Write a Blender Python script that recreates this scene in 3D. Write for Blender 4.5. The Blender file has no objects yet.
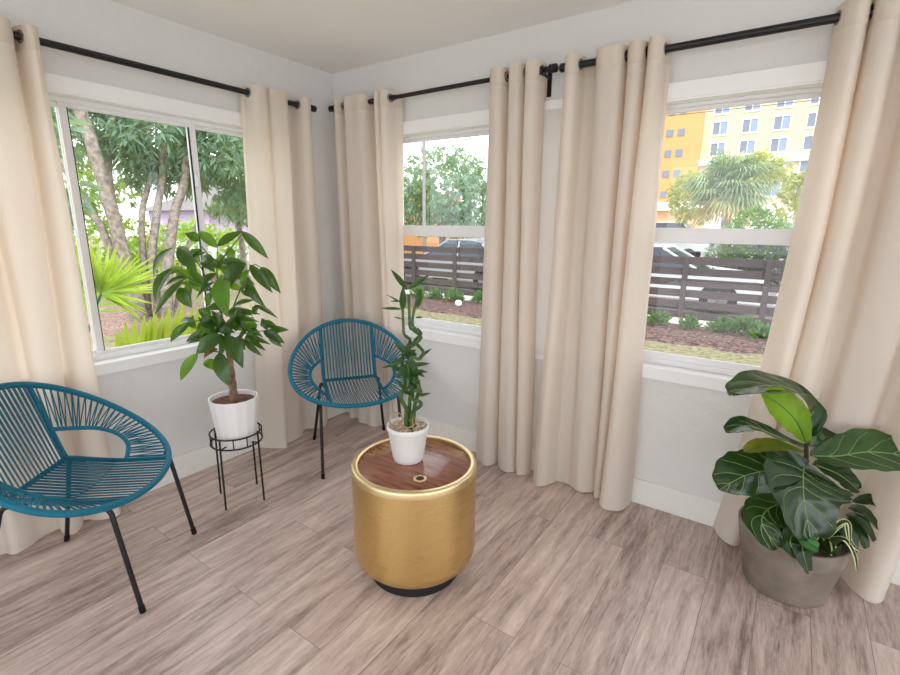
import bpy, math, random
from mathutils import Vector, Matrix, noise
from math import sin, cos, pi, radians

scene = bpy.context.scene
COL = scene.collection
random.seed(11)

# ------------------------------------------------------------------ helpers
SKY, SUN, EXPO = 2.6, 2.6, 0.12
PACHIRA_LEAVES = [((0.388,-1.389,1.386),(0.52,-1.382,1.267),0.0611,0),((0.557,-1.283,1.251),(0.641,-1.323,1.054),0.0838,1),((0.322,-1.374,1.38),(0.283,-1.474,1.233),0.0473,0),((0.39,-1.424,1.282),(0.362,-1.516,1.122),0.0651,0),((0.446,-1.409,1.235),(0.373,-1.533,1.066),0.0335,0),((0.496,-1.253,1.378),(0.373,-1.277,1.46),0.0454,1),((0.473,-1.245,1.384),(0.53,-1.132,1.461),0.0454,0),((0.525,-1.135,1.459),(0.61,-1.052,1.32),0.0454,0),((0.422,-1.304,1.412),(0.396,-1.359,1.447),0.0473,0),((0.505,-1.186,1.312),(0.466,-1.176,1.382),0.0434,1),((0.63,-1.197,1.307),(0.579,-1.292,1.207),0.0592,0),((0.518,-1.262,1.298),(0.608,-1.175,1.298),0.0454,0),((0.465,-1.323,1.322),(0.561,-1.317,1.265),0.0454,0),((0.52,-1.285,1.257),(0.505,-1.369,1.182),0.0394,0),((0.627,-1.113,1.283),(0.721,-1.072,1.151),0.0513,0),((0.618,-1.168,1.298),(0.74,-1.132,1.161),0.0434,0),((0.602,-1.179,1.234),(0.726,-1.166,1.09),0.0493,0),((0.42,-1.427,1.192),(0.483,-1.408,1.095),0.0572,0),((0.291,-1.371,1.252),(0.338,-1.326,1.221),0.0493,1),((0.349,-1.318,1.24),(0.371,-1.303,1.156),0.0493,1),((0.542,-1.221,1.088),(0.628,-1.161,1.119),0.0256,0),((0.54,-1.222,1.066),(0.647,-1.148,1.045),0.0237,0),((0.606,-1.152,1.091),(0.693,-1.079,1.018),0.0217,0),((0.546,-1.243,1.048),(0.618,-1.217,0.974),0.0296,0),((0.527,-1.232,1.041),(0.638,-1.154,1.006),0.0276,0),((0.693,-1.14,0.966),(0.787,-1.087,0.971),0.0355,0),((0.693,-1.141,0.961),(0.772,-1.122,0.886),0.0375,0),((0.689,-1.143,0.97),(0.651,-1.145,1.026),0.0316,0),((0.607,-1.224,0.929),(0.725,-1.155,0.898),0.0296,0),((0.607,-1.225,0.924),(0.703,-1.194,0.843),0.0296,0),((0.374,-1.362,1.009),(0.297,-1.44,0.903),0.0394,0),((0.482,-1.336,0.957),(0.422,-1.426,0.919),0.0394,0),((0.55,-1.313,0.955),(0.498,-1.422,0.869),0.0651,0),((0.468,-1.394,0.863),(0.403,-1.464,0.725),0.0532,1),((0.586,-1.312,0.957),(0.692,-1.299,0.801),0.069,0),((0.552,-1.336,0.867),(0.626,-1.345,0.71),0.069,0),((0.503,-1.309,0.872),(0.479,-1.374,0.832),0.0454,2),((0.423,-1.34,0.807),(0.479,-1.325,0.759),0.0493,1),((0.468,-1.309,1.046),(0.436,-1.355,1.076),0.0493,0),((0.503,-1.309,1.002),(0.483,-1.384,1.011),0.069,0),((0.49,-1.317,0.965),(0.463,-1.373,1.043),0.0493,0),((0.586,-1.251,0.929),(0.634,-1.242,0.875),0.0493,0),((0.546,-1.279,0.978),(0.5,-1.323,1.076),0.0355,0),((0.515,-1.288,0.963),(0.6,-1.254,0.986),0.0335,0),((0.305,-1.385,1.002),(0.391,-1.35,1.007),0.0335,0),((0.387,-1.353,0.97),(0.394,-1.36,1.045),0.0394,0),((0.526,-1.171,1.23),(0.572,-1.139,1.17),0.0355,0),((0.545,-1.182,1.16),(0.617,-1.132,1.124),0.0256,0),((0.597,-1.122,1.084),(0.578,-1.135,1.033),0.0355,0),((0.446,-1.214,1.349),(0.487,-1.21,1.219),0.0394,1),((0.491,-1.183,1.217),(0.444,-1.228,1.326),0.0394,0),((0.348,-1.295,1.361),(0.368,-1.281,1.301),0.0355,1),((0.578,-1.147,0.972),(0.521,-1.187,1.034),0.0296,0),((0.222,-1.277,1.272),(0.263,-1.234,1.176),0.0345,0),((0.289,-1.29,1.204),(0.228,-1.275,1.106),0.0423,0),((0.473,-1.306,1.321),(0.494,-1.244,1.271),0.041,0),((0.584,-1.249,1.09),(0.597,-1.266,1.017),0.0407,0),((0.473,-1.222,0.91),(0.406,-1.303,0.885),0.0318,1),((0.392,-1.165,1.192),(0.448,-1.111,1.147),0.036,1),((0.537,-1.208,1.242),(0.599,-1.134,1.192),0.0324,1),((0.571,-1.202,1.251),(0.561,-1.241,1.184),0.0291,0),((0.456,-1.28,1.049),(0.557,-1.3,0.997),0.0413,0),((0.484,-1.3,0.946),(0.557,-1.297,0.881),0.0408,0),((0.401,-1.294,1.363),(0.375,-1.342,1.251),0.0268,0),((0.478,-1.234,0.898),(0.461,-1.218,0.797),0.0323,0),((0.319,-1.242,0.963),(0.396,-1.205,0.952),0.0245,0),((0.533,-1.156,1.252),(0.477,-1.21,1.252),0.0431,0),((0.521,-1.282,1.192),(0.547,-1.282,1.13),0.0401,0),((0.493,-1.296,0.988),(0.499,-1.239,0.919),0.0265,0),((0.504,-1.269,0.992),(0.434,-1.335,0.992),0.0384,0),((0.5,-1.162,0.985),(0.635,-1.134,0.919),0.0366,0),((0.597,-1.237,1.073),(0.542,-1.226,0.955),0.0425,0),((0.318,-1.369,1.2),(0.4,-1.277,1.18),0.0249,1),((0.513,-1.295,1.216),(0.492,-1.388,1.137),0.0239,0),((0.602,-1.223,1.044),(0.545,-1.307,0.984),0.0276,0),((0.499,-1.089,1.002),(0.436,-1.149,0.936),0.0354,0),((0.365,-1.246,0.958),(0.392,-1.178,0.94),0.0305,1),((0.557,-1.248,1.022),(0.609,-1.163,0.935),0.0316,0),((0.619,-1.15,0.983),(0.564,-1.228,0.989),0.0422,1),((0.532,-1.229,1.075),(0.672,-1.207,1.05),0.0301,0),((0.48,-1.123,0.94),(0.466,-1.196,0.945),0.0259,1),((0.655,-1.159,0.998),(0.754,-1.128,0.986),0.0431,0),((0.651,-1.203,1.282),(0.634,-1.224,1.163),0.0337,1),((0.419,-1.168,1.003),(0.488,-1.082,0.945),0.0253,0),((0.426,-1.282,1.354),(0.35,-1.338,1.326),0.0255,0),((0.448,-1.121,1.319),(0.458,-1.184,1.245),0.0424,0),((0.501,-1.307,1.006),(0.651,-1.296,0.974),0.0387,0),((0.461,-1.309,1.009),(0.478,-1.383,0.926),0.0296,1),((0.269,-1.319,1.264),(0.252,-1.428,1.235),0.036,1),((0.472,-1.102,0.96),(0.517,-1.095,0.842),0.0273,0),((0.566,-1.271,1.093),(0.54,-1.373,1.088),0.0431,0),((0.448,-1.262,1.002),(0.448,-1.348,0.947),0.025,0),((0.411,-1.293,1.332),(0.484,-1.266,1.307),0.0377,0),((0.474,-1.118,0.907),(0.605,-1.105,0.837),0.029,0),((0.454,-1.287,0.979),(0.421,-1.359,0.904),0.0347,0),((0.539,-1.144,0.966),(0.613,-1.172,0.901),0.0269,1),((0.551,-1.147,0.98),(0.541,-1.232,0.887),0.0242,0),((0.43,-1.329,1.309),(0.385,-1.387,1.301),0.0282,1),((0.692,-1.17,0.97),(0.778,-1.11,0.904),0.0421,0),((0.549,-1.119,0.921),(0.587,-1.175,0.863),0.0364,0),((0.412,-1.359,1.268),(0.473,-1.309,1.183),0.036,0),((0.349,-1.331,1.225),(0.322,-1.446,1.193),0.0341,0),((0.457,-1.283,0.971),(0.543,-1.269,0.943),0.0244,0),((0.415,-1.263,0.975),(0.429,-1.325,0.926),0.0237,0),((0.345,-1.239,0.911),(0.271,-1.346,0.874),0.0286,0),((0.389,-1.277,1.369),(0.315,-1.348,1.324),0.0249,0),((0.536,-1.097,0.965),(0.526,-1.183,0.876),0.024,0),((0.524,-1.141,1.243),(0.442,-1.178,1.176),0.0359,0),((0.478,-1.244,0.936),(0.567,-1.269,0.85),0.0298,0),((0.427,-1.287,1.029),(0.383,-1.358,0.931),0.0387,0),((0.338,-1.215,1.144),(0.307,-1.226,1.061),0.0394,0),((0.496,-1.266,0.982),(0.466,-1.333,0.873),0.0395,0),((0.526,-1.267,0.934),(0.461,-1.277,0.819),0.0431,0)]
PACHIRA_STEMS = [[(0.505,-1.246,0.737),(0.499,-1.251,0.891),(0.484,-1.261,1.041),(0.479,-1.265,1.187),(0.484,-1.261,1.294),(0.494,-1.254,1.378)],[(0.499,-1.251,0.891),(0.505,-1.222,1.038),(0.53,-1.18,1.158),(0.589,-1.139,1.286),(0.624,-1.115,1.283)],[(0.484,-1.261,1.041),(0.488,-1.307,1.168),(0.461,-1.338,1.298),(0.388,-1.389,1.386)],[(0.499,-1.251,0.891),(0.54,-1.296,0.967),(0.55,-1.313,0.955)],[(0.499,-1.251,0.891),(0.599,-1.218,0.949),(0.693,-1.14,0.966)],[(0.484,-1.261,1.041),(0.427,-1.325,1.019),(0.374,-1.362,1.009)],[(0.479,-1.265,1.187),(0.469,-1.356,1.172),(0.446,-1.409,1.235)],[(0.479,-1.265,1.187),(0.557,-1.283,1.251)],[(0.484,-1.261,1.294),(0.421,-1.305,1.398)],[(0.499,-1.251,0.891),(0.534,-1.227,1.042),(0.542,-1.221,1.085)],[(0.484,-1.261,1.294),(0.534,-1.141,1.445)],[(0.5,-1.25,0.737),(0.54,-1.319,0.861),(0.468,-1.394,0.863)],[(0.488,-1.307,1.168),(0.39,-1.388,1.25),(0.39,-1.424,1.282)],[(0.53,-1.18,1.158),(0.602,-1.179,1.234)]]
BAMBOO_CANES = [[(1.599,-1.109,0.688),(1.604,-1.118,0.74),(1.608,-1.115,0.812),(1.608,-1.103,0.879),(1.601,-1.107,0.948),(1.606,-1.116,1.007),(1.628,-1.113,1.024),(1.651,-1.098,1.055),(1.616,-1.097,1.078),(1.603,-1.107,1.095),(1.601,-1.108,1.161),(1.599,-1.109,1.226)],[(1.607,-1.091,0.684),(1.601,-1.083,0.729),(1.604,-1.069,0.774),(1.62,-1.07,0.825),(1.619,-1.095,0.89),(1.614,-1.123,0.942),(1.63,-1.124,0.974),(1.652,-1.109,0.968),(1.653,-1.084,0.991),(1.618,-1.084,1.02),(1.607,-1.079,1.034),(1.632,-1.074,1.059),(1.634,-1.085,1.078),(1.618,-1.108,1.102),(1.616,-1.097,1.161),(1.63,-1.088,1.215)],[(1.596,-1.123,0.692),(1.601,-1.132,0.744),(1.592,-1.151,0.783),(1.588,-1.154,0.818),(1.6,-1.133,0.838),(1.581,-1.122,0.878),(1.561,-1.111,0.919),(1.566,-1.108,0.977),(1.586,-1.106,1.008),(1.602,-1.107,1.039),(1.597,-1.135,1.066),(1.593,-1.137,1.099),(1.585,-1.131,1.173)],[(1.617,-1.121,0.697),(1.628,-1.126,0.737),(1.662,-1.114,0.77),(1.651,-1.11,0.784),(1.622,-1.118,0.792),(1.633,-1.122,0.831),(1.656,-1.106,0.825),(1.641,-1.105,0.851),(1.616,-1.109,0.87),(1.615,-1.098,0.925)],[(1.585,-1.119,0.7),(1.586,-1.118,0.736),(1.577,-1.137,0.788),(1.597,-1.147,0.83),(1.611,-1.138,0.848),(1.609,-1.126,0.896),(1.605,-1.129,0.942)]]
BAMBOO_LEAVES = [((1.601,-1.12,1.243),(1.531,-1.137,1.325),0.0241),((1.606,-1.117,1.249),(1.686,-1.082,1.309),0.0219),((1.585,-1.131,1.162),(1.601,-1.144,1.267),0.0284),((1.634,-1.097,1.174),(1.626,-1.062,1.25),0.0284),((1.583,-1.132,1.168),(1.49,-1.157,1.165),0.0131),((1.582,-1.133,1.195),(1.552,-1.191,1.231),0.0066),((1.576,-1.137,1.2),(1.569,-1.187,1.205),0.0087),((1.583,-1.133,1.129),(1.557,-1.152,1.135),0.0077),((1.621,-1.106,0.951),(1.618,-1.111,0.906),0.0284),((1.59,-1.128,0.956),(1.521,-1.133,0.934),0.0262),((1.581,-1.134,0.945),(1.514,-1.183,0.922),0.0153),((1.612,-1.112,0.934),(1.668,-1.058,0.939),0.0175),((1.635,-1.096,0.963),(1.666,-1.043,0.999),0.0153),((1.608,-1.115,0.928),(1.643,-1.062,0.875),0.0219),((1.599,-1.122,0.928),(1.572,-1.159,0.886),0.0284),((1.608,-1.115,0.951),(1.559,-1.107,1.01),0.0219),((1.612,-1.112,0.939),(1.557,-1.108,0.894),0.0328),((1.616,-1.109,0.893),(1.603,-1.083,0.949),0.0328),((1.607,-1.116,0.882),(1.596,-1.169,0.939),0.0284),((1.621,-1.106,0.882),(1.672,-1.109,0.926),0.0219),((1.603,-1.119,0.87),(1.608,-1.16,0.836),0.0262),((1.59,-1.128,0.985),(1.564,-1.147,1.019),0.0153),((1.627,-1.102,1.135),(1.654,-1.084,1.136),0.0087),((1.607,-1.116,0.847),(1.652,-1.101,0.875),0.0219),((1.585,-1.131,0.905),(1.529,-1.134,0.919),0.0219),((1.617,-1.109,0.968),(1.608,-1.123,0.992),0.0219),((1.588,-1.129,0.997),(1.559,-1.157,1.034),0.0212),((1.597,-1.122,0.861),(1.648,-1.099,0.859),0.0169),((1.624,-1.104,0.823),(1.631,-1.109,0.866),0.0169),((1.606,-1.116,0.938),(1.583,-1.084,0.95),0.0211),((1.603,-1.118,0.968),(1.57,-1.097,0.99),0.0205),((1.618,-1.108,0.802),(1.606,-1.094,0.834),0.0131),((1.635,-1.097,0.959),(1.618,-1.122,0.992),0.0122),((1.6,-1.12,0.982),(1.643,-1.118,1.006),0.0174),((1.632,-1.099,0.802),(1.684,-1.071,0.816),0.0136),((1.615,-1.11,0.789),(1.636,-1.141,0.826),0.0189),((1.622,-1.105,0.911),(1.651,-1.052,0.896),0.0141),((1.615,-1.11,0.936),(1.584,-1.118,0.945),0.0136),((1.587,-1.129,0.86),(1.617,-1.104,0.863),0.0153),((1.618,-1.108,1.003),(1.643,-1.138,1.042),0.0178),((1.591,-1.127,0.872),(1.61,-1.109,0.894),0.0193),((1.603,-1.118,0.89),(1.674,-1.116,0.924),0.0203),((1.613,-1.112,0.864),(1.633,-1.146,0.916),0.0215),((1.593,-1.125,1.0),(1.626,-1.111,1.04),0.0169),((1.588,-1.129,0.826),(1.585,-1.085,0.834),0.0136),((1.592,-1.127,0.888),(1.635,-1.102,0.894),0.0154),((1.619,-1.107,0.802),(1.6,-1.166,0.837),0.0135),((1.616,-1.109,0.97),(1.59,-1.104,1.009),0.0148),((1.622,-1.105,0.868),(1.648,-1.096,0.91),0.0126),((1.631,-1.099,0.978),(1.604,-1.125,0.994),0.018),((1.602,-1.119,0.807),(1.582,-1.143,0.844),0.0199),((1.586,-1.131,0.835),(1.571,-1.16,0.875),0.014)]
FIG_LEAVES = [('top',[(2.993,-0.267,0.677),(2.981,-0.238,0.787),(2.914,-0.285,0.863),(2.807,-0.42,0.895),(2.715,-0.545,0.871)],0.098,0,0.2),('backlit_underside',[(2.986,-0.332,0.674),(2.941,-0.364,0.763),(2.881,-0.405,0.828),(2.814,-0.476,0.882)],0.066,1,3),('left_narrow',[(2.981,-0.324,0.644),(2.882,-0.405,0.699),(2.789,-0.469,0.74),(2.723,-0.539,0.718)],0.058,0,0.15),('olive',[(2.983,-0.322,0.626),(2.903,-0.414,0.665),(2.839,-0.471,0.669),(2.791,-0.529,0.653)],0.035,2,0.4),('left_broad',[(2.986,-0.32,0.534),(2.9,-0.416,0.562),(2.806,-0.506,0.546),(2.73,-0.583,0.495)],0.11,0,0.32),('front',[(2.995,-0.326,0.561),(2.992,-0.414,0.56),(3.002,-0.492,0.504),(3.038,-0.515,0.374)],0.155,0,0.8),('right_broad',[(3.01,-0.279,0.599),(3.098,-0.267,0.62),(3.189,-0.228,0.648),(3.31,-0.144,0.633),(3.418,-0.056,0.586)],0.1,3,0.5),('right_under',[(3.022,-0.271,0.564),(3.116,-0.205,0.52),(3.191,-0.178,0.46)],0.055,4,0.8),('low_left',[(2.965,-0.408,0.448),(2.897,-0.516,0.439),(2.885,-0.585,0.407),(2.94,-0.571,0.327)],0.075,4,0.9),('right_small',[(3.183,-0.159,0.393),(3.243,-0.117,0.403),(3.31,-0.071,0.372),(3.374,-0.026,0.321)],0.03,4,0.8),('bud',[(3.011,-0.279,0.643),(3.024,-0.269,0.687),(3.045,-0.267,0.674)],0.025,3,0.4),('back',[(3.002,-0.224,0.619),(3.053,-0.188,0.66),(3.125,-0.138,0.634)],0.05,4,0.3),('finger',[(3.154,-0.24,0.342),(3.21,-0.225,0.31),(3.246,-0.225,0.242)],0.03,4,0.8),('finger',[(3.16,-0.236,0.365),(3.218,-0.22,0.347),(3.27,-0.196,0.267)],0.025,4,0.8),('finger',[(3.167,-0.219,0.39),(3.221,-0.193,0.379),(3.286,-0.16,0.304)],0.025,4,0.8),('finger',[(3.14,-0.262,0.339),(3.176,-0.286,0.303),(3.2,-0.293,0.241)],0.035,4,0.8),('hang',[(2.995,-0.46,0.355),(2.981,-0.543,0.345),(3.009,-0.548,0.3)],0.04,4,0.8),('hang',[(3.013,-0.46,0.34),(3.025,-0.537,0.317),(3.052,-0.518,0.235)],0.04,4,0.8),('hang',[(3.029,-0.449,0.363),(3.029,-0.509,0.354),(3.07,-0.493,0.328)],0.035,5,0.8)]  # includes a separate blade for the top leaf's backlit underside
STRIPED_LEAVES = [[(3.106,-0.334,0.284),(3.133,-0.34,0.361),(3.166,-0.329,0.39)],[(3.105,-0.335,0.293),(3.103,-0.361,0.365),(3.1,-0.363,0.405)],[(3.115,-0.352,0.307),(3.128,-0.404,0.29),(3.124,-0.431,0.226)],[(3.121,-0.348,0.307),(3.162,-0.356,0.32),(3.198,-0.355,0.265),(3.214,-0.357,0.201)],[(3.11,-0.331,0.302),(3.135,-0.35,0.381),(3.163,-0.343,0.384),(3.177,-0.358,0.306)],[(3.097,-0.365,0.298),(3.073,-0.418,0.363),(3.063,-0.462,0.34)],[(3.158,-0.298,0.375),(3.177,-0.333,0.313),(3.216,-0.319,0.268)]]
FIG_STEM = [(3.035,-0.262,0.188),(3.015,-0.275,0.401),(3.006,-0.282,0.537),(2.981,-0.299,0.712)]
FAN_CENTRE = (-2.4, -0.768, 0.853)
FAN_TIPS = [(-2.3,-0.834,1.272),(-2.5,-0.7,1.27),(-2.5,-0.621,1.24),(-2.4,-0.611,1.224),(-2.5,-0.511,1.169),(-2.3,-0.541,1.16),(-2.4,-0.425,1.121),(-2.3,-0.387,1.124),(-2.4,-0.282,1.093),(-2.2,-0.359,1.05),(-2.3,-0.333,0.964),(-2.2,-0.395,0.908),(-2.3,-0.37,0.819),(-2.2,-0.47,0.742),(-2.3,-0.479,0.674),(-2.3,-0.532,0.612),(-2.4,-0.857,1.296),(-2.3,-0.932,1.318),(-2.5,-0.916,1.286),(-2.4,-0.984,1.239),(-2.2,-0.696,0.798),(-2.1,-0.676,0.749),(-2.3,-1.008,0.826),(-2.4,-0.87,1.092)]
LOW_FRONDS = [((-1.0,-1.208,0.613),(-1.0,-1.196,0.757)),((-0.95,-1.196,0.619),(-1.0,-1.138,0.812)),((-0.95,-1.158,0.611),(-1.0,-1.078,0.818)),((-0.95,-1.12,0.603),(-1.0,-1.009,0.837)),((-0.9,-1.108,0.608),(-1.0,-0.971,0.809)),((-0.9,-1.075,0.601),(-1.0,-0.929,0.871)),((-0.9,-1.042,0.594),(-0.95,-0.906,0.835)),((-0.9,-1.009,0.587),(-0.95,-0.849,0.896)),((-0.85,-0.989,0.591),(-0.9,-0.826,0.86)),((-0.85,-0.946,0.598),(-0.9,-0.766,0.936)),((-0.8,-0.927,0.601),(-0.9,-0.705,0.867)),((-0.8,-0.876,0.606),(-0.85,-0.675,0.891)),((-0.8,-0.825,0.604),(-0.8,-0.646,0.83))]
def lin(c):
    out = []
    for v in c:
        v = v / 255.0
        out.append(v / 12.92 if v <= .04045 else ((v + .055) / 1.055) ** 2.4)
    return tuple(out) + (1.0,)

class MB:
    """collects geometry for ONE mesh object"""
    def __init__(s):
        s.v = []; s.f = []; s.uv = {}
    def add(s, vs, fs):
        b = len(s.v); s.v += [tuple(p) for p in vs]
        s.f += [tuple(i + b for i in f) for f in fs]
        return b
    def box(s, x0, x1, y0, y1, z0, z1):
        s.add([(x0,y0,z0),(x1,y0,z0),(x1,y1,z0),(x0,y1,z0),(x0,y0,z1),(x1,y0,z1),(x1,y1,z1),(x0,y1,z1)],
              [(0,3,2,1),(4,5,6,7),(0,1,5,4),(1,2,6,5),(2,3,7,6),(3,0,4,7)])
    def tube(s, pts, r, n=8, closed=False, cap=True):
        pts = [Vector(p) for p in pts]
        m = len(pts)
        rr = r if isinstance(r, (list, tuple)) else [r] * m
        # parallel transport frames
        tang = []
        for i in range(m):
            if closed: t = pts[(i+1) % m] - pts[i-1]
            else: t = pts[min(i+1, m-1)] - pts[max(i-1, 0)]
            if t.length < 1e-9: t = Vector((0,0,1))
            tang.append(t.normalized())
        up = Vector((0,0,1))
        if abs(tang[0].dot(up)) > .9: up = Vector((1,0,0))
        nrm = (up - tang[0] * up.dot(tang[0])).normalized()
        vs = []
        for i in range(m):
            nrm = (nrm - tang[i] * nrm.dot(tang[i]))
            nrm = nrm.normalized() if nrm.length > 1e-9 else tang[i].orthogonal().normalized()
            bn = tang[i].cross(nrm)
            for k in range(n):
                a = 2*pi*k/n
                vs.append(pts[i] + nrm*(cos(a)*rr[i]) + bn*(sin(a)*rr[i]))
        fs = []
        for i in range(m if closed else m-1):
            j = (i+1) % m
            for k in range(n):
                l = (k+1) % n
                fs.append((i*n+k, i*n+l, j*n+l, j*n+k))
        if cap and not closed:
            fs.append(tuple(range(n))[::-1]); fs.append(tuple((m-1)*n+k for k in range(n)))
        s.add(vs, fs)
    def lathe(s, prof, n=48, c=(0,0,0), closed=False):
        """prof: list of (r,z); revolve about z"""
        vs = []; m = len(prof)
        for (r, z) in prof:
            for k in range(n):
                a = 2*pi*k/n
                vs.append((c[0]+r*cos(a), c[1]+r*sin(a), c[2]+z))
        fs = []
        for i in range(m-1 if not closed else m):
            j = (i+1) % m
            for k in range(n):
                l = (k+1) % n
                fs.append((i*n+k, i*n+l, j*n+l, j*n+k))
        if not closed:
            if prof[0][0] > 1e-6: fs.append(tuple(range(n))[::-1])
            if prof[-1][0] > 1e-6: fs.append(tuple((m-1)*n+k for k in range(n)))
        s.add(vs, fs)
    def grid(s, rows):
        m = len(rows); n = len(rows[0])
        vs = [p for r in rows for p in r]
        fs = [(i*n+j, i*n+j+1, (i+1)*n+j+1, (i+1)*n+j) for i in range(m-1) for j in range(n-1)]
        return s.add(vs, fs)
    def torus(s, c, axis, R, r, n=24, k=8):
        axis = Vector(axis).normalized(); a = axis.orthogonal().normalized(); b = axis.cross(a); c = Vector(c)
        s.tube([c + a*(R*cos(2*pi*i/n)) + b*(R*sin(2*pi*i/n)) for i in range(n)], r, k, closed=True)
    def ball(s, c, r, n=12, m=8, sz=1.0):
        s.lathe([(max(r*sin(pi*i/m), 0 if i in (0, m) else 1e-4), -r*sz*cos(pi*i/m)) for i in range(m+1)], n, c)
    def build(s, name, mat, parent=None, smooth=True, bevel=0, seg=2, angle=40, local=None):
        me = bpy.data.meshes.new(name)
        vs = s.v
        if local is not None: vs = [(p[0]-local[0], p[1]-local[1], p[2]-local[2]) for p in vs]
        me.from_pydata(vs, [], s.f); me.update()
        if mat: me.materials.append(mat)
        if smooth:
            for p in me.polygons: p.use_smooth = True
            try: me.set_sharp_from_angle(angle=radians(angle))
            except Exception: pass
        o = bpy.data.objects.new(name, me); COL.objects.link(o)
        if parent is not None: o.parent = parent
        if bevel:
            b = o.modifiers.new('bevel', 'BEVEL'); b.width = bevel; b.segments = seg; b.limit_method = 'ANGLE'
        return o

def tag(o, label=None, cat=None, group=None, kind=None):
    if label: o['label'] = label
    if cat: o['category'] = cat
    if group: o['group'] = group
    if kind: o['kind'] = kind
    return o
def empty(name, loc, rz=0):
    o = bpy.data.objects.new(name, None); COL.objects.link(o)
    o.location = loc; o.rotation_euler = (0, 0, rz); o.empty_display_size = .1
    return o
def copy_tree(o, parent=None):
    c = o.copy(); COL.objects.link(c)
    if parent is not None: c.parent = parent
    for ch in list(o.children): copy_tree(ch, c)
    return c
def catmull(pts, n):
    """n samples through the control points (uniform Catmull-Rom), any dimension"""
    m = len(pts); out = []
    for i in range(n):
        t = i/(n-1)*(m-1); k = min(int(t), m-2); f = t-k
        p0 = pts[max(k-1,0)]; p1 = pts[k]; p2 = pts[k+1]; p3 = pts[min(k+2,m-1)]
        out.append(tuple(.5*((2*b)+(-a+c)*f+(2*a-5*b+4*c-d)*f*f+(-a+3*b-3*c+d)*f**3) for a,b,c,d in zip(p0,p1,p2,p3)))
    return out

# ------------------------------------------------------------------ materials
def nodes(name):
    m = bpy.data.materials.new(name); m.use_nodes = True
    nt = m.node_tree; b = nt.nodes.get('Principled BSDF'); out = nt.nodes.get('Material Output')
    return m, nt, b, out
def pbr(name, rgb, rough=.5, metal=0, spec=.5, bump=0, bscale=40, var=0, vscale=8, coat=0, bdetail=4):
    m, nt, b, out = nodes(name)
    b.inputs['Base Color'].default_value = lin(rgb); b.inputs['Roughness'].default_value = rough
    b.inputs['Metallic'].default_value = metal; b.inputs['Specular IOR Level'].default_value = spec
    if coat: b.inputs['Coat Weight'].default_value = coat; b.inputs['Coat Roughness'].default_value = .15
    tc = nt.nodes.new('ShaderNodeTexCoord')
    if var:
        n = nt.nodes.new('ShaderNodeTexNoise'); n.inputs['Scale'].default_value = vscale; n.inputs['Detail'].default_value = 3
        nt.links.new(tc.outputs['Object'], n.inputs['Vector'])
        mx = nt.nodes.new('ShaderNodeMix'); mx.data_type = 'RGBA'
        d = [max(0, c*(1-var)) for c in rgb]; l = [min(255, c*(1+var)) for c in rgb]
        mx.inputs['A'].default_value = lin(d); mx.inputs['B'].default_value = lin(l)
        rp = nt.nodes.new('ShaderNodeMapRange'); rp.inputs['From Min'].default_value = .3; rp.inputs['From Max'].default_value = .7
        nt.links.new(n.outputs['Fac'], rp.inputs['Value']); nt.links.new(rp.outputs[0], mx.inputs['Factor'])
        nt.links.new(mx.outputs['Result'], b.inputs['Base Color'])
    if bump:
        n2 = nt.nodes.new('ShaderNodeTexNoise'); n2.inputs['Scale'].default_value = bscale; n2.inputs['Detail'].default_value = bdetail
        nt.links.new(tc.outputs['Object'], n2.inputs['Vector'])
        bp = nt.nodes.new('ShaderNodeBump'); bp.inputs['Strength'].default_value = bump; bp.inputs['Distance'].default_value = .01
        nt.links.new(n2.outputs['Fac'], bp.inputs['Height']); nt.links.new(bp.outputs['Normal'], b.inputs['Normal'])
    return m
def leafmat(name, rgb, trans_rgb, fac=.35, rough=.35, spec=.5, var=.15, vscale=12, rough_bump=0):
    m = pbr(name, rgb, rough, 0, spec, var=var, vscale=vscale, bump=rough_bump, bscale=60)
    nt = m.node_tree; b = nt.nodes['Principled BSDF']; out = nt.nodes['Material Output']
    t = nt.nodes.new('ShaderNodeBsdfTranslucent'); t.inputs['Color'].default_value = lin(trans_rgb)
    mx = nt.nodes.new('ShaderNodeMixShader'); mx.inputs[0].default_value = fac
    nt.links.new(b.outputs[0], mx.inputs[1]); nt.links.new(t.outputs[0], mx.inputs[2]); nt.links.new(mx.outputs[0], out.inputs['Surface'])
    return m

M = {}
M['wall'] = pbr('wall_paint', (224,224,223), .7, spec=.3, bump=1, bscale=11, bdetail=5)
M['ceiling'] = pbr('ceiling_paint', (243,243,242), .8, spec=.2, bump=.08, bscale=30)
M['trim'] = pbr('trim_paint', (244,244,245), .35, spec=.4)
M['base'] = pbr('baseboard_paint', (236,235,232), .4, spec=.4)
M['vinyl'] = pbr('window_vinyl', (235,236,238), .35, spec=.4)
M['blackmetal'] = pbr('black_metal', (12,11,11), .45, spec=.5)
M['blackrubber'] = pbr('black_rubber', (16,16,16), .7, spec=.3)
M['rod'] = pbr('rod_black', (14,13,15), .34, spec=.5)
M['steel'] = pbr('grommet_steel', (150,145,138), .3, metal=1)
M['teal'] = pbr('teal_cord', (0,100,126), .4, spec=.35, var=.12, vscale=60)
M['teal_wrap'] = pbr('teal_wrapping', (0,108,136), .45, spec=.35, bump=.5, bscale=160)
M['white_pot'] = pbr('white_glaze', (238,238,240), .25, spec=.5)
M['white_ridge'] = pbr('white_ceramic', (232,231,230), .45, spec=.45)
M['soil'] = pbr('bark_soil', (84,52,40), .9, bump=1, bscale=60, var=.5, vscale=50)
M['darksoil'] = pbr('dark_soil', (40,28,22), .95, bump=1, bscale=80, var=.4, vscale=50)
M['pebble'] = pbr('pebbles', (196,176,158), .7, var=.35, vscale=60)
M['bark'] = pbr('pachira_bark', (128,104,84), .85, bump=1, bscale=50, var=.25, vscale=20)
M['greenstem'] = pbr('green_stem', (70,104,48), .5, var=.2)
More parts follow.
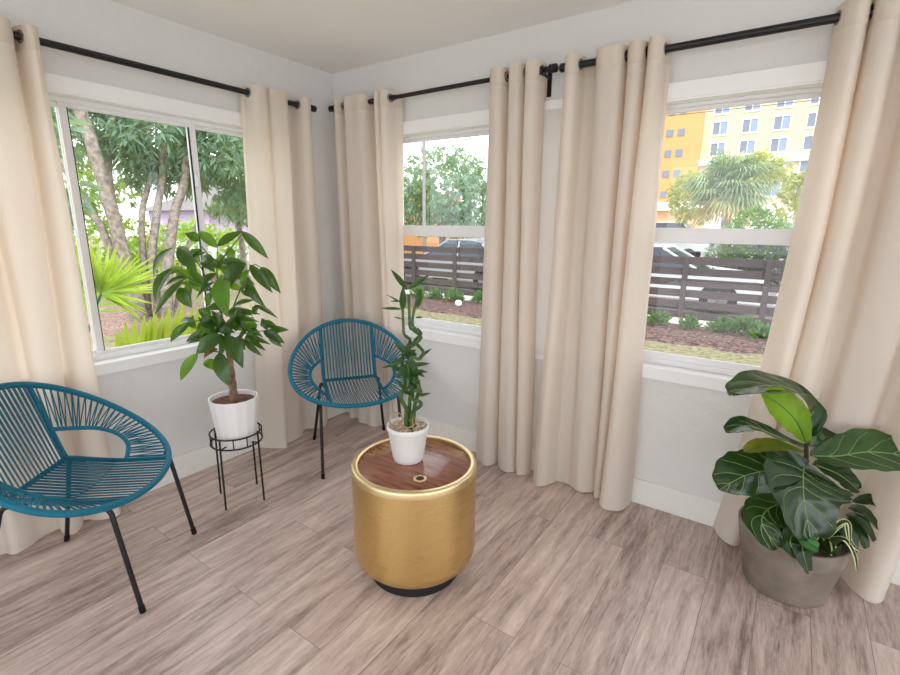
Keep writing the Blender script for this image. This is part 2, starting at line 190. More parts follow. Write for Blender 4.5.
M['twine'] = pbr('copper_tie', (186,150,120), .5)
M['planter'] = pbr('planter_clay', (134,124,114), .75, spec=.25, bump=.5, bscale=120, var=.12, vscale=9)
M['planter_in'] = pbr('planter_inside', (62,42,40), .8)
M['blackbase'] = pbr('plinth_black', (14,13,13), .6)
M['dracaena'] = leafmat('lucky_bamboo_leaf', (30,68,27), (110,160,40), .25, .4)
M['cane'] = pbr('bamboo_cane', (58,90,36), .4, var=.2, vscale=30)
M['pl0'] = leafmat('pachira_leaf_dark', (30,64,26), (125,175,35), .32, .2, .6)
M['pl1'] = leafmat('pachira_leaf_bright', (78,128,40), (150,190,40), .42, .28)  # brighter green tone for scattered leaves
M['pl2'] = leafmat('pachira_leaf_brown', (128,92,36), (150,110,30), .3, .5)
M['fg0'] = leafmat('fig_leaf_dark', (25,56,29), (100,145,25), .15, .24, .75, rough_bump=.15)
M['fg1'] = leafmat('fig_leaf_backlit', (110,150,22), (150,190,20), .5, .4)  # bright green stands for window light through the top leaf's underside
M['fg2'] = leafmat('fig_leaf_olive', (112,118,40), (140,150,30), .3, .4)
M['fg3'] = leafmat('fig_leaf_grey', (50,84,46), (110,150,40), .18, .25, .55, rough_bump=.15)
M['fg4'] = leafmat('fig_leaf_deep', (24,52,22), (90,130,20), .2, .38)
M['fg5'] = leafmat('fig_leaf_mid', (52,110,40), (90,150,30), .25, .38)
M['vein'] = pbr('fig_vein', (128,156,92), .4)
M['stripe'] = pbr('leaf_stripe', (206,210,150), .45)
M['figstem'] = pbr('fig_stem', (50,40,28), .8)

# brushed brass
m, nt, b, out = nodes('brushed_brass'); M['brass'] = m
b.inputs['Base Color'].default_value = lin((226,194,132)); b.inputs['Metallic'].default_value = 1; b.inputs['Roughness'].default_value = .3
b.inputs['Anisotropic'].default_value = .75
tg = nt.nodes.new('ShaderNodeTangent'); tg.direction_type = 'RADIAL'; tg.axis = 'Z'; nt.links.new(tg.outputs[0], b.inputs['Tangent']); b.inputs['Anisotropic Rotation'].default_value = .25
tc = nt.nodes.new('ShaderNodeTexCoord'); mp = nt.nodes.new('ShaderNodeMapping'); mp.inputs['Scale'].default_value = (3,3,260)
nz = nt.nodes.new('ShaderNodeTexNoise'); nz.inputs['Scale'].default_value = 3; nz.inputs['Detail'].default_value = 4
nt.links.new(tc.outputs['Object'], mp.inputs[0]); nt.links.new(mp.outputs[0], nz.inputs['Vector'])
mr = nt.nodes.new('ShaderNodeMapRange'); mr.inputs['To Min'].default_value = .25; mr.inputs['To Max'].default_value = .31
nt.links.new(nz.outputs['Fac'], mr.inputs['Value']); nt.links.new(mr.outputs[0], b.inputs['Roughness'])
bp = nt.nodes.new('ShaderNodeBump'); bp.inputs['Strength'].default_value = .02; bp.inputs['Distance'].default_value = .001
nt.links.new(nz.outputs['Fac'], bp.inputs['Height']); nt.links.new(bp.outputs[0], b.inputs['Normal'])
M['brass_rim'] = pbr('polished_brass_rim', (238,216,168), .36, metal=1)

# walnut top
def wood(name, c1, c2, rough, scale):
    m, nt, b, out = nodes(name)
    tc = nt.nodes.new('ShaderNodeTexCoord'); mp = nt.nodes.new('ShaderNodeMapping'); mp.inputs['Scale'].default_value = scale
    nz = nt.nodes.new('ShaderNodeTexNoise'); nz.inputs['Scale'].default_value = 4; nz.inputs['Detail'].default_value = 6; nz.inputs['Distortion'].default_value = .6
    nt.links.new(tc.outputs['Object'], mp.inputs[0]); nt.links.new(mp.outputs[0], nz.inputs['Vector'])
    mx = nt.nodes.new('ShaderNodeMix'); mx.data_type = 'RGBA'; mx.inputs['A'].default_value = lin(c1); mx.inputs['B'].default_value = lin(c2)
    mr = nt.nodes.new('ShaderNodeMapRange'); mr.inputs['From Min'].default_value = .3; mr.inputs['From Max'].default_value = .7
    nt.links.new(nz.outputs['Fac'], mr.inputs['Value']); nt.links.new(mr.outputs[0], mx.inputs['Factor'])
    nt.links.new(mx.outputs['Result'], b.inputs['Base Color']); b.inputs['Roughness'].default_value = rough
    b.inputs['Specular IOR Level'].default_value = .6
    return m
M['walnut'] = wood('walnut_top', (112,66,52), (166,112,90), .16, (2,14,2))
M['fence'] = wood('fence_stain', (66,56,58), (92,80,82), .8, (1,6,14))

# floor planks: run along +y
m, nt, b, out = nodes('grey_oak_planks'); M['floor'] = m
N = nt.nodes; Lk = nt.links
tc = N.new('ShaderNodeTexCoord')
sep = N.new('ShaderNodeSeparateXYZ'); Lk.new(tc.outputs['Object'], sep.inputs[0])
cmb = N.new('ShaderNodeCombineXYZ'); Lk.new(sep.outputs['Y'], cmb.inputs['X']); Lk.new(sep.outputs['X'], cmb.inputs['Y'])
br = N.new('ShaderNodeTexBrick'); Lk.new(cmb.outputs[0], br.inputs['Vector'])
br.offset = .37; br.offset_frequency = 2; br.inputs['Scale'].default_value = 1
br.inputs['Brick Width'].default_value = 1.22; br.inputs['Row Height'].default_value = .182
br.inputs['Mortar Size'].default_value = .0012; br.inputs['Mortar Smooth'].default_value = .3; br.inputs['Bias'].default_value = 0
br.inputs['Color1'].default_value = (0,0,0,1); br.inputs['Color2'].default_value = (1,1,1,1); br.inputs['Mortar'].default_value = (.5,.5,.5,1)
sc_ = N.new('ShaderNodeVectorMath'); sc_.operation = 'MULTIPLY'; sc_.inputs[1].default_value = (2.2, 17, 1)
Lk.new(cmb.outputs[0], sc_.inputs[0])
off = N.new('ShaderNodeVectorMath'); off.operation = 'MULTIPLY_ADD'
Lk.new(br.outputs['Color'], off.inputs[0]); off.inputs[1].default_value = (7, 31, 13); Lk.new(sc_.outputs[0], off.inputs[2])
n1 = N.new('ShaderNodeTexNoise'); n1.inputs['Scale'].default_value = 1.3; n1.inputs['Detail'].default_value = 7; n1.inputs['Roughness'].default_value = .62; n1.inputs['Distortion'].default_value = .5
Lk.new(off.outputs[0], n1.inputs['Vector'])
n2 = N.new('ShaderNodeTexNoise'); n2.inputs['Scale'].default_value = 7; n2.inputs['Detail'].default_value = 5; n2.inputs['Roughness'].default_value = .7
Lk.new(off.outputs[0], n2.inputs['Vector'])
cr = N.new('ShaderNodeValToRGB'); e = cr.color_ramp
e.elements[0].position = .32; e.elements[0].color = lin((132,113,107)); e.elements[1].position = .69; e.elements[1].color = lin((232,214,206))
x = e.elements.new(.5); x.color = lin((198,178,170))
ad = N.new('ShaderNodeMath'); ad.operation = 'MULTIPLY_ADD'; ad.inputs[1].default_value = .35
Lk.new(n2.outputs['Fac'], ad.inputs[0])
ad2 = N.new('ShaderNodeMath'); ad2.operation = 'MULTIPLY'; ad2.inputs[1].default_value = .65; Lk.new(n1.outputs['Fac'], ad2.inputs[0]); Lk.new(ad2.outputs[0], ad.inputs[2])
pv = N.new('ShaderNodeMath'); pv.operation = 'MULTIPLY_ADD'; pv.inputs[1].default_value = .12
sb = N.new('ShaderNodeMath'); sb.operation = 'SUBTRACT'; sb.inputs[1].default_value = .06
Lk.new(br.outputs['Color'], pv.inputs[0]); Lk.new(ad.outputs[0], pv.inputs[2]); Lk.new(pv.outputs[0], sb.inputs[0]); Lk.new(sb.outputs[0], cr.inputs[0])
mo = N.new('ShaderNodeMix'); mo.data_type = 'RGBA'; Lk.new(br.outputs['Fac'], mo.inputs['Factor']); Lk.new(cr.outputs[0], mo.inputs['A']); mo.inputs['B'].default_value = lin((134,117,110))
Lk.new(mo.outputs['Result'], b.inputs['Base Color'])
rr = N.new('ShaderNodeMapRange'); rr.inputs['To Min'].default_value = .24; rr.inputs['To Max'].default_value = .42; Lk.new(n2.outputs['Fac'], rr.inputs['Value']); Lk.new(rr.outputs[0], b.inputs['Roughness'])
b.inputs['Specular IOR Level'].default_value = .45
bp = N.new('ShaderNodeBump'); bp.inputs['Strength'].default_value = .12; bp.inputs['Distance'].default_value = .004; Lk.new(n2.outputs['Fac'], bp.inputs['Height']); Lk.new(bp.outputs[0], b.inputs['Normal'])

# curtain linen: diffuse + translucent with a woven bump
def linen(name, rgb, trgb, fac):
    m, nt, b, out = nodes(name); N = nt.nodes; Lk = nt.links
    b.inputs['Base Color'].default_value = lin(rgb); b.inputs['Roughness'].default_value = .85; b.inputs['Specular IOR Level'].default_value = .15
    tc = N.new('ShaderNodeTexCoord')
    bumps = []
    for sc in ((420,420,60),(60,60,420)):
        mp = N.new('ShaderNodeMapping'); mp.inputs['Scale'].default_value = sc; Lk.new(tc.outputs['Object'], mp.inputs[0])
        nz = N.new('ShaderNodeTexNoise'); nz.inputs['Scale'].default_value = 1; nz.inputs['Detail'].default_value = 2; Lk.new(mp.outputs[0], nz.inputs['Vector']); bumps.append(nz)
    a = N.new('ShaderNodeMath'); a.operation = 'ADD'; Lk.new(bumps[0].outputs['Fac'], a.inputs[0]); Lk.new(bumps[1].outputs['Fac'], a.inputs[1])
    bp = N.new('ShaderNodeBump'); bp.inputs['Strength'].default_value = .2; bp.inputs['Distance'].default_value = .003; Lk.new(a.outputs[0], bp.inputs['Height']); Lk.new(bp.outputs[0], b.inputs['Normal'])
    t = N.new('ShaderNodeBsdfTranslucent'); t.inputs['Color'].default_value = lin(trgb)
    mx = N.new('ShaderNodeMixShader'); mx.inputs[0].default_value = fac
    Lk.new(b.outputs[0], mx.inputs[1]); Lk.new(t.outputs[0], mx.inputs[2]); Lk.new(mx.outputs[0], out.inputs['Surface'])
    return m
M['linen'] = linen('cream_linen', (232,227,220), (252,230,208), .34)
M['hem'] = linen('cream_linen_doubled', (226,217,205), (240,214,184), .2)
M['shade'] = linen('white_shade_board', (236,234,233), (238,234,230), .3)

# glass pane: clear with a faint mirror reflection
def glass(name, refl, tint=(1,1,1,1)):
    m = bpy.data.materials.new(name); m.use_nodes = True; nt = m.node_tree; nt.nodes.clear()
    o = nt.nodes.new('ShaderNodeOutputMaterial'); t = nt.nodes.new('ShaderNodeBsdfTransparent'); t.inputs[0].default_value = tint
    g = nt.nodes.new('ShaderNodeBsdfGlossy'); g.inputs['Roughness'].default_value = .01
    mx = nt.nodes.new('ShaderNodeMixShader'); mx.inputs[0].default_value = refl
    nt.links.new(t.outputs[0], mx.inputs[1]); nt.links.new(g.outputs[0], mx.inputs[2]); nt.links.new(mx.outputs[0], o.inputs[0])
    return m
M['glass'] = glass('window_glass', .035)
M['screen'] = glass('screened_glass', .04, (.86,.86,.87,1))

# outdoors
M['grass'] = pbr('lawn_grass', (138,134,104), .9, bump=1, bscale=60, var=.22, vscale=14, spec=.1)
M['mulch'] = pbr('mulch', (136,116,108), .95, bump=1, bscale=30, var=.4, vscale=40, spec=.1)
M['gravel'] = pbr('pale_gravel', (206,202,196), .9, bump=.5, bscale=40, var=.1, spec=.1)
M['reflector'] = pbr('bounce_pale', (214,212,210), .9, var=.04, spec=.1)
M['mulch2'] = pbr('dark_mulch', (92,76,72), .95, bump=1, bscale=30, var=.6, vscale=18, spec=.1)
M['asphalt'] = pbr('asphalt', (150,148,146), .9, var=.06, spec=.1)
M['trunk'] = pbr('tree_bark', (138,129,122), .9, bump=1, bscale=25, var=.22, vscale=14, spec=.1)
M['oak'] = leafmat('tree_leaf_bluegreen', (104,134,124), (180,205,120), .42, .4, var=.3, vscale=3)
M['oak2'] = leafmat('tree_leaf_green', (92,126,70), (190,210,90), .42, .45, var=.35, vscale=2)
M['lime'] = leafmat('bush_leaf_lime', (112,152,56), (190,215,50), .4, .5, var=.25, vscale=3)
M['frond'] = leafmat('frond_yellowgreen', (144,178,56), (196,212,66), .45, .45, var=.15, vscale=6)
M['frond2'] = leafmat('frond_green', (110,158,62), (190,205,60), .4, .45, var=.2, vscale=6)
M['palm'] = leafmat('palm_blade', (128,150,122), (150,170,90), .3, .45, var=.25, vscale=3)
M['olive'] = leafmat('tree_leaf_olive', (150,158,84), (200,205,110), .4, .5, var=.25, vscale=2)
M['bushgreen'] = leafmat('bush_leaf_green', (76,116,38), (130,180,40), .35, .5, var=.3, vscale=3)
M['hedge'] = leafmat('hedge_leaf', (70,88,80), (110,130,90), .3, .5, var=.3, vscale=3)
M['palmtan'] = leafmat('palm_dry', (190,172,120), (200,180,110), .3, .6)
M['shrubleaf'] = leafmat('shrub_leaf', (78,120,76), (150,190,90), .35, .45, var=.25)
M['beige'] = pbr('stucco_beige', (200,188,158), .9, spec=.1)
M['orange'] = pbr('stucco_orange', (206,156,104), .9, spec=.1)
M['whitewall'] = pbr('stucco_white', (232,232,230), .9, spec=.1)
M['peach'] = pbr('stucco_peach', (224,180,140), .9, spec=.1)
M['darkwin'] = pbr('window_dark', (112,120,138), .15, spec=.6)
M['greywin'] = pbr('window_blue', (128,144,170), .15, spec=.6)
M['awning'] = pbr('awning_dark', (66,62,66), .7)
M['lavender'] = pbr('lavender_siding', (188,170,202), .8, spec=.1)
M['siding'] = pbr('grey_siding', (196,198,202), .8, spec=.1)
M['roofgrey'] = pbr('grey_roof', (120,116,116), .9)
M['carwhite'] = pbr('car_white', (222,224,226), .25, spec=.5, coat=.5)
M['cargrey'] = pbr('car_silver', (186,190,196), .28, metal=.2, coat=.5)
M['carglass'] = pbr('car_glass', (54,66,80), .08, spec=.7)
M['tyre'] = pbr('tyre', (24,24,25), .85)
M['rim'] = pbr('wheel_alloy', (170,172,176), .35, metal=.7)
M['red'] = pbr('lamp_red', (200,44,40), .3)
M['headlamp'] = pbr('lamp_clear', (214,218,224), .15)
M['pole'] = pbr('concrete_pole', (140,138,136), .8)
M['wire'] = pbr('wire_black', (90,84,84), .8)
M['whiteball'] = pbr('white_globe', (236,236,238), .5)
# ------------------------------------------------------------------ room shell
H = 2.53; XE = 4.9; YB = -4.4
def struct(o, label=None, cat=None):
    o['kind'] = 'structure'
    if label: o['label'] = label
    if cat: o['category'] = cat
    return o
b = MB(); b.box(-.12, XE+.12, YB-.12, .12, -.1, 0); struct(b.build('floor', M['floor'], smooth=False), 'grey brown wood plank floor of the sunroom', 'floor')
b = MB(); b.box(-.5, XE+2.6, YB-2.6, .5, H, H+.12); struct(b.build('ceiling', M['ceiling'], smooth=False), 'plain off-white ceiling over the sunroom', 'ceiling')  # unseen overhang beyond the back walls added to keep the sun out

def wall_boxes(lo, hi, holes, put, z0=-.1, z1=H):
    """holes: (u0,u1,z0,z1) sorted along u; put(u0,u1,z0,z1) adds a box"""
    u = lo
    for (a, c, p, q) in holes:
        if a > u: put(u, a, z0, z1)
        put(a, c, z0, p)
        if q < z1: put(a, c, q, z1)
        u = c
    put(u, hi, z0, z1)
ZS, ZH = .79, 2.075           # sill and head of the window openings
W1 = (.50, 1.33); WM = (1.43, 2.02); W3 = (2.12, 3.02); WL = (.50, 2.32)
b = MB(); wall_boxes(-.12, XE+.12, [(W1[0],W1[1],ZS,ZH),(WM[0],WM[1],ZS,ZH),(W3[0],W3[1],ZS,ZH)], lambda a,c,p,q: b.box(a,c,0,.12,p,q))
struct(b.build('wall_right', M['wall'], smooth=False), 'white textured plaster wall with the three right-hand windows', 'wall')
b = MB(); wall_boxes(0, -YB+.12, [(WL[0],WL[1],ZS,ZH)], lambda a,c,p,q: b.box(-.12,0,-c,-a,p,q))
struct(b.build('wall_left', M['wall'], smooth=False), 'white textured plaster wall with the wide left window', 'wall')
# the two walls behind the photographer, with unglazed openings added to brighten the room
b = MB(); wall_boxes(0, XE+.12, [(.1, 4.8, .02, 2.45)], lambda a,c,p,q: b.box(a,c,YB-.12,YB,p,q)); struct(b.build('wall_back', M['wall'], smooth=False), 'white wall behind the photographer', 'wall')
b = MB(); wall_boxes(0, -YB, [(.2, 4.3, .02, 2.45)], lambda a,c,p,q: b.box(XE,XE+.12,-c,-a,p,q)); struct(b.build('wall_side', M['wall'], smooth=False), 'white wall right of the photographer', 'wall')
# baseboards
b = MB(); b.box(.014, XE, -.014, 0, 0, .145); struct(b.build('baseboard_right', M['base'], smooth=False, bevel=.004), 'white baseboard along the right wall', 'baseboard')
b = MB(); b.box(0, .014, YB, -.0, 0, .145); struct(b.build('baseboard_left', M['base'], smooth=False, bevel=.004), 'white baseboard along the left wall', 'baseboard')

# casings: one continuous board frame on the right wall, one on the left
def casing_R():
    b = MB(); t = -.026
    b.box(W1[0]-.09, W3[1]+.09, t, 0, ZH, 2.144)
    b.box(W1[0]-.09, W3[1]+.09, t, 0, .73, ZS)
    for a, c in ((W1[0]-.09, W1[0]), (W1[1], WM[0]), (WM[1], W3[0]), (W3[1], W3[1]+.09)): b.box(a, c, t, 0, ZS, ZH)
    # reveals
    for w in (W1, W3):
        b.box(w[0]-.002, w[1]+.002, -.034, .12, ZS-.014, ZS+.004); b.box(w[0], w[1], -.019, .12, ZH-.008, ZH+.004)
        b.box(w[0]-.004, w[0]+.008, -.019, .12, ZS, ZH); b.box(w[1]-.008, w[1]+.004, -.019, .12, ZS, ZH)
    return struct(b.build('trim_1', M['trim'], smooth=False), 'white casing boards around the right-hand windows', 'window casing')
casing_R()
b = MB(); v0, v1 = WL
b.box(0, .026, -v1-.09, -v0+.09, ZH, 2.14); b.box(0, .026, -v1-.09, -v0+.09, .735, ZS)
for a, c in ((v0-.09, v0), (v1, v1+.09)): b.box(0, .026, -c, -a, ZS, ZH)
b.box(-.12, .034, -v1-.002, -v0+.002, ZS-.014, ZS+.004); b.box(-.12, .019, -v1, -v0, ZH-.008, ZH+.004)
b.box(-.12, .019, -v0-.008, -v0+.004, ZS, ZH); b.box(-.12, .019, -v1-.004, -v1+.008, ZS, ZH)
struct(b.build('trim_2', M['trim'], smooth=False), 'white casing boards around the left window', 'window casing')

# hung windows in the right wall
def hung_window(name, x0, x1, label):
    root = empty(name, (x0, .06, ZS)); struct(root, label, 'window')
    L3 = (x0, .06, ZS)
    def fr(b, a, c, p, q, y0, y1, w, wb=None, wt=None):
        wb = wb or w; wt = wt or w
        b.box(a, c, y0, y1, p, p+wb); b.box(a, c, y0, y1, q-wt, q); b.box(a, a+w, y0, y1, p+wb, q-wt); b.box(c-w, c, y0, y1, p+wb, q-wt)
    b = MB(); fr(b, x0+.008, x1-.008, ZS+.004, ZH-.008, .05, .11, .022, .03, .016); b.build('frame', M['vinyl'], root, False, .003, local=L3)
    b = MB(); fr(b, x0+.032, x1-.032, ZS+.034, 1.495, .052, .075, .034, .032, .072); b.build('lower_sash', M['vinyl'], root, False, .003, local=L3)
    b = MB(); fr(b, x0+.032, x1-.032, 1.45, ZH-.02, .08, .1, .03, .04, .02); b.build('upper_sash', M['vinyl'], root, False, .003, local=L3)
    b = MB(); b.box(x0+.06, x1-.06, .062, .065, ZS+.06, 1.44); b.build('lower_pane', M['screen'], root, False, local=L3)
    b = MB(); b.box(x0+.06, x1-.06, .088, .091, 1.48, ZH-.036); b.build('upper_pane', M['glass'], root, False, local=L3)
hung_window('window_1', W1[0], W1[1], 'white single-hung window nearest the room corner')
hung_window('window_3', W3[0], W3[1], 'white single-hung window showing the apartment building')
# covered window between them
root = empty('window_2', (WM[0], 0, ZS)); struct(root, 'white covered window panel between the two right curtains', 'window'); L3 = (WM[0], 0, ZS)
b = MB(); b.box(WM[0]-.02, WM[1]+.02, -.029, -.0255, ZS-.028, 2.10); b.build('shade_panel', M['shade'], root, False, local=L3)
# sliding window in the left wall
root = empty('window_4', (-.06, -v0, ZS)); struct(root, 'wide white sliding window looking at trees and palm fronds', 'window'); L3 = (-.06, -v0, ZS)
def frL(b, a, c, p, q, x0, x1, w, wb=None, wt=None):
    wb = wb or w; wt = wt or w
    b.box(x0, x1, -c, -a, p, p+wb); b.box(x0, x1, -c, -a, q-wt, q); b.box(x0, x1, -a-w, -a, p+wb, q-wt); b.box(x0, x1, -c, -c+w, p+wb, q-wt)
b = MB(); frL(b, v0+.008, v1-.008, ZS+.004, ZH-.008, -.11, -.05, .024, .034, .024); b.build('frame', M['vinyl'], root, False, .003, local=L3)
b = MB(); frL(b, v0+.034, 1.035, ZS+.03, ZH-.03, -.102, -.082, .034, .024, .02); b.build('sliding_sash', M['vinyl'], root, False, .003, local=L3)
b = MB(); frL(b, 1.0, 1.645, ZS+.03, ZH-.03, -.08, -.06, .036, .024, .02); b.build('sliding_sash', M['vinyl'], root, False, .003, local=L3)
b = MB(); frL(b, 1.61, v1-.034, ZS+.03, ZH-.03, -.102, -.082, .036, .024, .02); b.build('sliding_sash', M['vinyl'], root, False, .003, local=L3)
for a, c, x in ((v0+.06, 1.01, -.092), (1.03, 1.61, -.07), (1.645, v1-.07, -.092)):
    b = MB(); b.box(x-.0015, x+.0015, -c, -a, ZS+.05, ZH-.045); b.build('pane', M['glass'], root, False, local=L3)
for v_ in (1.0375, 1.6095):
    b = MB(); b.box(-.0715, -.0585, -v_-.0035, -v_, ZS+.05, ZH-.05); b.build('gasket', M['blackrubber'], root, False, local=L3)
b = MB(); b.box(-.06, -.045, -1.035, -1.013, 1.70, 1.77); b.box(-.052, -.04, -1.03, -1.018, 1.715, 1.755); b.build('latch', M['vinyl'], root, False, .003, local=L3)

# ------------------------------------------------------------------ curtain rods
def wallpt(w, u, d, z): return (u, -d, z) if w == 'R' else (d, -u, z)
RD = .09
def rod(w, u0, u1, z, r, r2, us, brackets, finials, label):
    o = empty('curtain_rod', wallpt(w, u0, RD, z)); L3 = o.location.copy()
    tag(o, label, 'curtain rod', 'black curtain rods')
    b = MB(); b.tube([wallpt(w, u0, RD, z), wallpt(w, us, RD, z)], r, 14); b.build('rod', M['rod'], o, local=L3)
    if us < u1:
        b = MB(); b.tube([wallpt(w, us-.05, RD, z), wallpt(w, u1, RD, z)], r2, 14); b.build('rod', M['rod'], o, local=L3)
    for u, s in finials:
        b = MB(); b.tube([wallpt(w, u, RD, z), wallpt(w, u+s*.012, RD, z), wallpt(w, u+s*.014, RD, z), wallpt(w, u+s*.05, RD, z), wallpt(w, u+s*.056, RD, z)], [.013,.013,.021,.021,.014], 16)
        b.build('finial', M['rod'], o, local=L3)
    for u in brackets:
        b = MB()
        def bx(a, c, d0, d1, p, q):
            P, Q = wallpt(w, a, d0, p), wallpt(w, c, d1, q)
            b.box(min(P[0],Q[0]), max(P[0],Q[0]), min(P[1],Q[1]), max(P[1],Q[1]), p, q)
        bx(u-.012, u+.012, 0, .006, z-.11, z+.03); bx(u-.007, u+.007, .004, RD-.016, z-.026, z-.014)
        bx(u-.009, u+.009, RD-.022, RD+.022, z-.026, z-.018); bx(u-.009, u+.009, RD-.024, RD-.018, z-.026, z+.022); bx(u-.009, u+.009, RD+.018, RD+.024, z-.026, z+.012)
        b.build('bracket', M['rod'], o, False, .001, local=L3)
ZR1, ZR2, ZL = 2.278, 2.272, 2.246
rod('R', .115, 1.685, ZR1, .0155, .0125, .66, (.15, 1.662), ((.115,-1),(1.685,1)), 'black curtain rod over the window nearest the room corner')
rod('R', 1.81, 3.75, ZR2, .0165, .0165, 3.75, (1.822, 3.7), ((1.81,-1),(3.75,1)), 'black curtain rod over the window facing the apartment building')
rod('L', .30, 2.62, ZL, .0155, .0155, 2.62, (.335, 2.58), ((.30,-1),(2.62,1)), 'black curtain rod over the wide left window')

# ------------------------------------------------------------------ curtains
def curtain(w, label, top, bot, rodz, sway=0, seed=0, ex=1.4):
    ztop = rodz + .042
    nper = 12; n = nper*(len(top)-1)+1
    T = catmull(top, n); B = catmull(bot, n)
    def fuller(Q, c):
        sg = 1 if Q[-1][0] > Q[0][0] else -1
        return [(Q[i][0] - c*sg*max(-.009, min(.009, (Q[min(i+1,n-1)][1]-Q[max(i-1,0)][1])/2)), Q[i][1]) for i in range(n)]
    T = fuller(T, 1.1); B = fuller(B, 2.1)
    rows = []; R_ = 46
    u0 = sum(p[0] for p in top)/len(top)
    base = wallpt(w, u0, .09, 0)
    def row(z, j0=0, j1=None, inset=0):
        t = (ztop - z)/ztop
        wgt = t**ex
        out = []
        for i in range(j0, j1 if j1 is not None else n):
            u = T[i][0]*(1-wgt)+B[i][0]*wgt; d = T[i][1]*(1-wgt)+B[i][1]*wgt
            d = RD+(d-RD)*1.12; amp = .009*min(1, t*4)
            d += amp*noise.noise((u*13+seed, z*1.3, 3.1+seed)); u += amp*.8*noise.noise((u*7+seed, z*1.3, 9.7))
            d += sway*sin(pi*t)*.02
            d = max(d, .03 if z > .70 else .019)
            out.append(wallpt(w, u, d+inset, z))
        return out
    o = tag(empty('curtain', base), label, 'curtain', 'cream grommet curtains')
    rows = [row(ztop - (ztop-.006)*k/(R_-1)) for k in range(R_)]
    # hem line dips a little where folds come forward
    rows[-1] = [(p[0], p[1], .004+.010*(.5+.5*noise.noise((p[0]*8, p[1]*8, seed)))) for p in rows[-1]]
    b = MB(); b.grid(rows); b.build('fabric', M['linen'], o, local=base, angle=180)
    hr = [row(ztop - .095*k/4) for k in range(5)]
    # doubled header band, a fold of the same cloth lying 1.5 mm in front
    def off(rw):
        res = []
        for i in range(len(rw)):
            a = Vector(rw[max(i-1,0)]); c = Vector(rw[min(i+1,len(rw)-1)]); t = (c-a); nn = Vector((t.y, -t.x, 0))
            if nn.length < 1e-9: nn = Vector((0,0,0))
            nn.normalize(); side = 1 if w == 'R' else -1
            res.append(tuple(Vector(rw[i]) + nn*(.0018*side)))
        return res
    b = MB(); b.grid([off(r) for r in hr]); b.build('header_band', M['hem'], o, local=base, angle=180)
    for i in range(n-1):
        if (T[i][1]-RD)*(T[i+1][1]-RD) < 0:
            f = (RD-T[i][1])/(T[i+1][1]-T[i][1]); u = T[i][0]+(T[i+1][0]-T[i][0])*f
            tu, td = T[i+1][0]-T[i][0], T[i+1][1]-T[i][1]
            A = Vector(wallpt(w, 0,0,0)); ax = Vector(wallpt(w, -td, tu, 0))
            b = MB(); b.torus(wallpt(w, u, RD, rodz), ax, .0225, .0045, 24, 8); b.build('grommet', M['steel'], o, local=base)
    return o
curtain('R', 'cream curtain in the room corner behind the far blue chair',
 [(.145,.12),(.175,.135),(.205,.05),(.245,.06),(.262,.14),(.33,.135),(.41,.13),(.445,.05),(.50,.045),(.52,.12),(.545,.145),(.56,.11),(.575,.13),(.605,.12),(.625,.05),(.678,.045)],
 [(.12,.06),(.16,.10),(.20,.04),(.24,.05),(.27,.11),(.34,.12),(.41,.11),(.45,.05),(.49,.035),(.51,.055),(.54,.06),(.555,.05),(.57,.06),(.595,.06),(.61,.045),(.64,.03)], ZR1, seed=1)
curtain('R', 'cream curtain gathered into narrow folds just right of the bamboo',
 [(1.355,.05),(1.375,.12),(1.405,.14),(1.435,.13),(1.455,.05),(1.475,.05),(1.495,.13),(1.52,.14),(1.545,.13),(1.56,.05),(1.575,.05),(1.59,.13),(1.615,.14),(1.64,.125),(1.655,.05)],
 [(1.29,.04),(1.32,.09),(1.37,.12),(1.42,.135),(1.455,.07),(1.47,.06),(1.50,.11),(1.54,.13),(1.58,.13),(1.597,.06),(1.605,.06),(1.615,.09),(1.635,.13),(1.66,.11),(1.675,.04)], ZR1, seed=2)
curtain('R', 'cream curtain hanging left of the window with the apartment building',
 [(1.795,.115),(1.82,.14),(1.845,.125),(1.865,.05),(1.93,.045),(1.965,.125),(2.01,.14),(2.06,.13),(2.08,.05),(2.095,.05),(2.11,.13),(2.15,.135),(2.17,.05),(2.185,.05),(2.196,.13),(2.218,.145),(2.238,.125),(2.25,.05),(2.27,.045)],
 [(1.735,.09),(1.77,.15),(1.805,.165),(1.85,.07),(1.93,.06),(1.98,.085),(2.02,.10),(2.06,.08),(2.085,.055),(2.095,.055),(2.105,.085),(2.12,.11),(2.135,.08),(2.145,.075),(2.155,.12),(2.185,.175),(2.24,.165),(2.272,.09),(2.285,.04)], ZR2, seed=3)
curtain('R', 'wide cream curtain at right behind the big fiddle-leaf plant',
 [(2.852,.05),(2.87,.10),(2.895,.14),(2.93,.14),(2.95,.05),(2.962,.05),(2.975,.12),(3.005,.14),(3.03,.125),(3.05,.05),(3.10,.045),(3.13,.12),(3.19,.14),(3.25,.13),(3.28,.05),(3.33,.045),(3.36,.13),(3.42,.14),(3.46,.06),(3.52,.045)],
 [(2.70,.03),(2.72,.06),(2.745,.10),(2.79,.135),(2.815,.07),(2.825,.06),(2.84,.07),(2.87,.075),(2.90,.06),(2.93,.04),(2.98,.04),(3.01,.05),(3.06,.055),(3.11,.05),(3.15,.045),(3.19,.05),(3.235,.13),(3.30,.21),(3.335,.14),(3.345,.07)], ZR2, seed=4, ex=2.0)
curtain('L', 'cream curtain behind the potted money tree and white pot',
 [(.765,.05),(.745,.06),(.725,.13),(.68,.145),(.645,.13),(.635,.10),(.615,.13),(.56,.14),(.505,.13),(.475,.05),(.40,.045),(.375,.125),(.345,.14),(.315,.125)],
 [(.84,.04),(.815,.06),(.79,.10),(.755,.15),(.725,.17),(.70,.10),(.66,.13),(.59,.12),(.53,.10),(.49,.06),(.42,.05),(.36,.11),(.30,.10),(.24,.04)], ZL, seed=5)
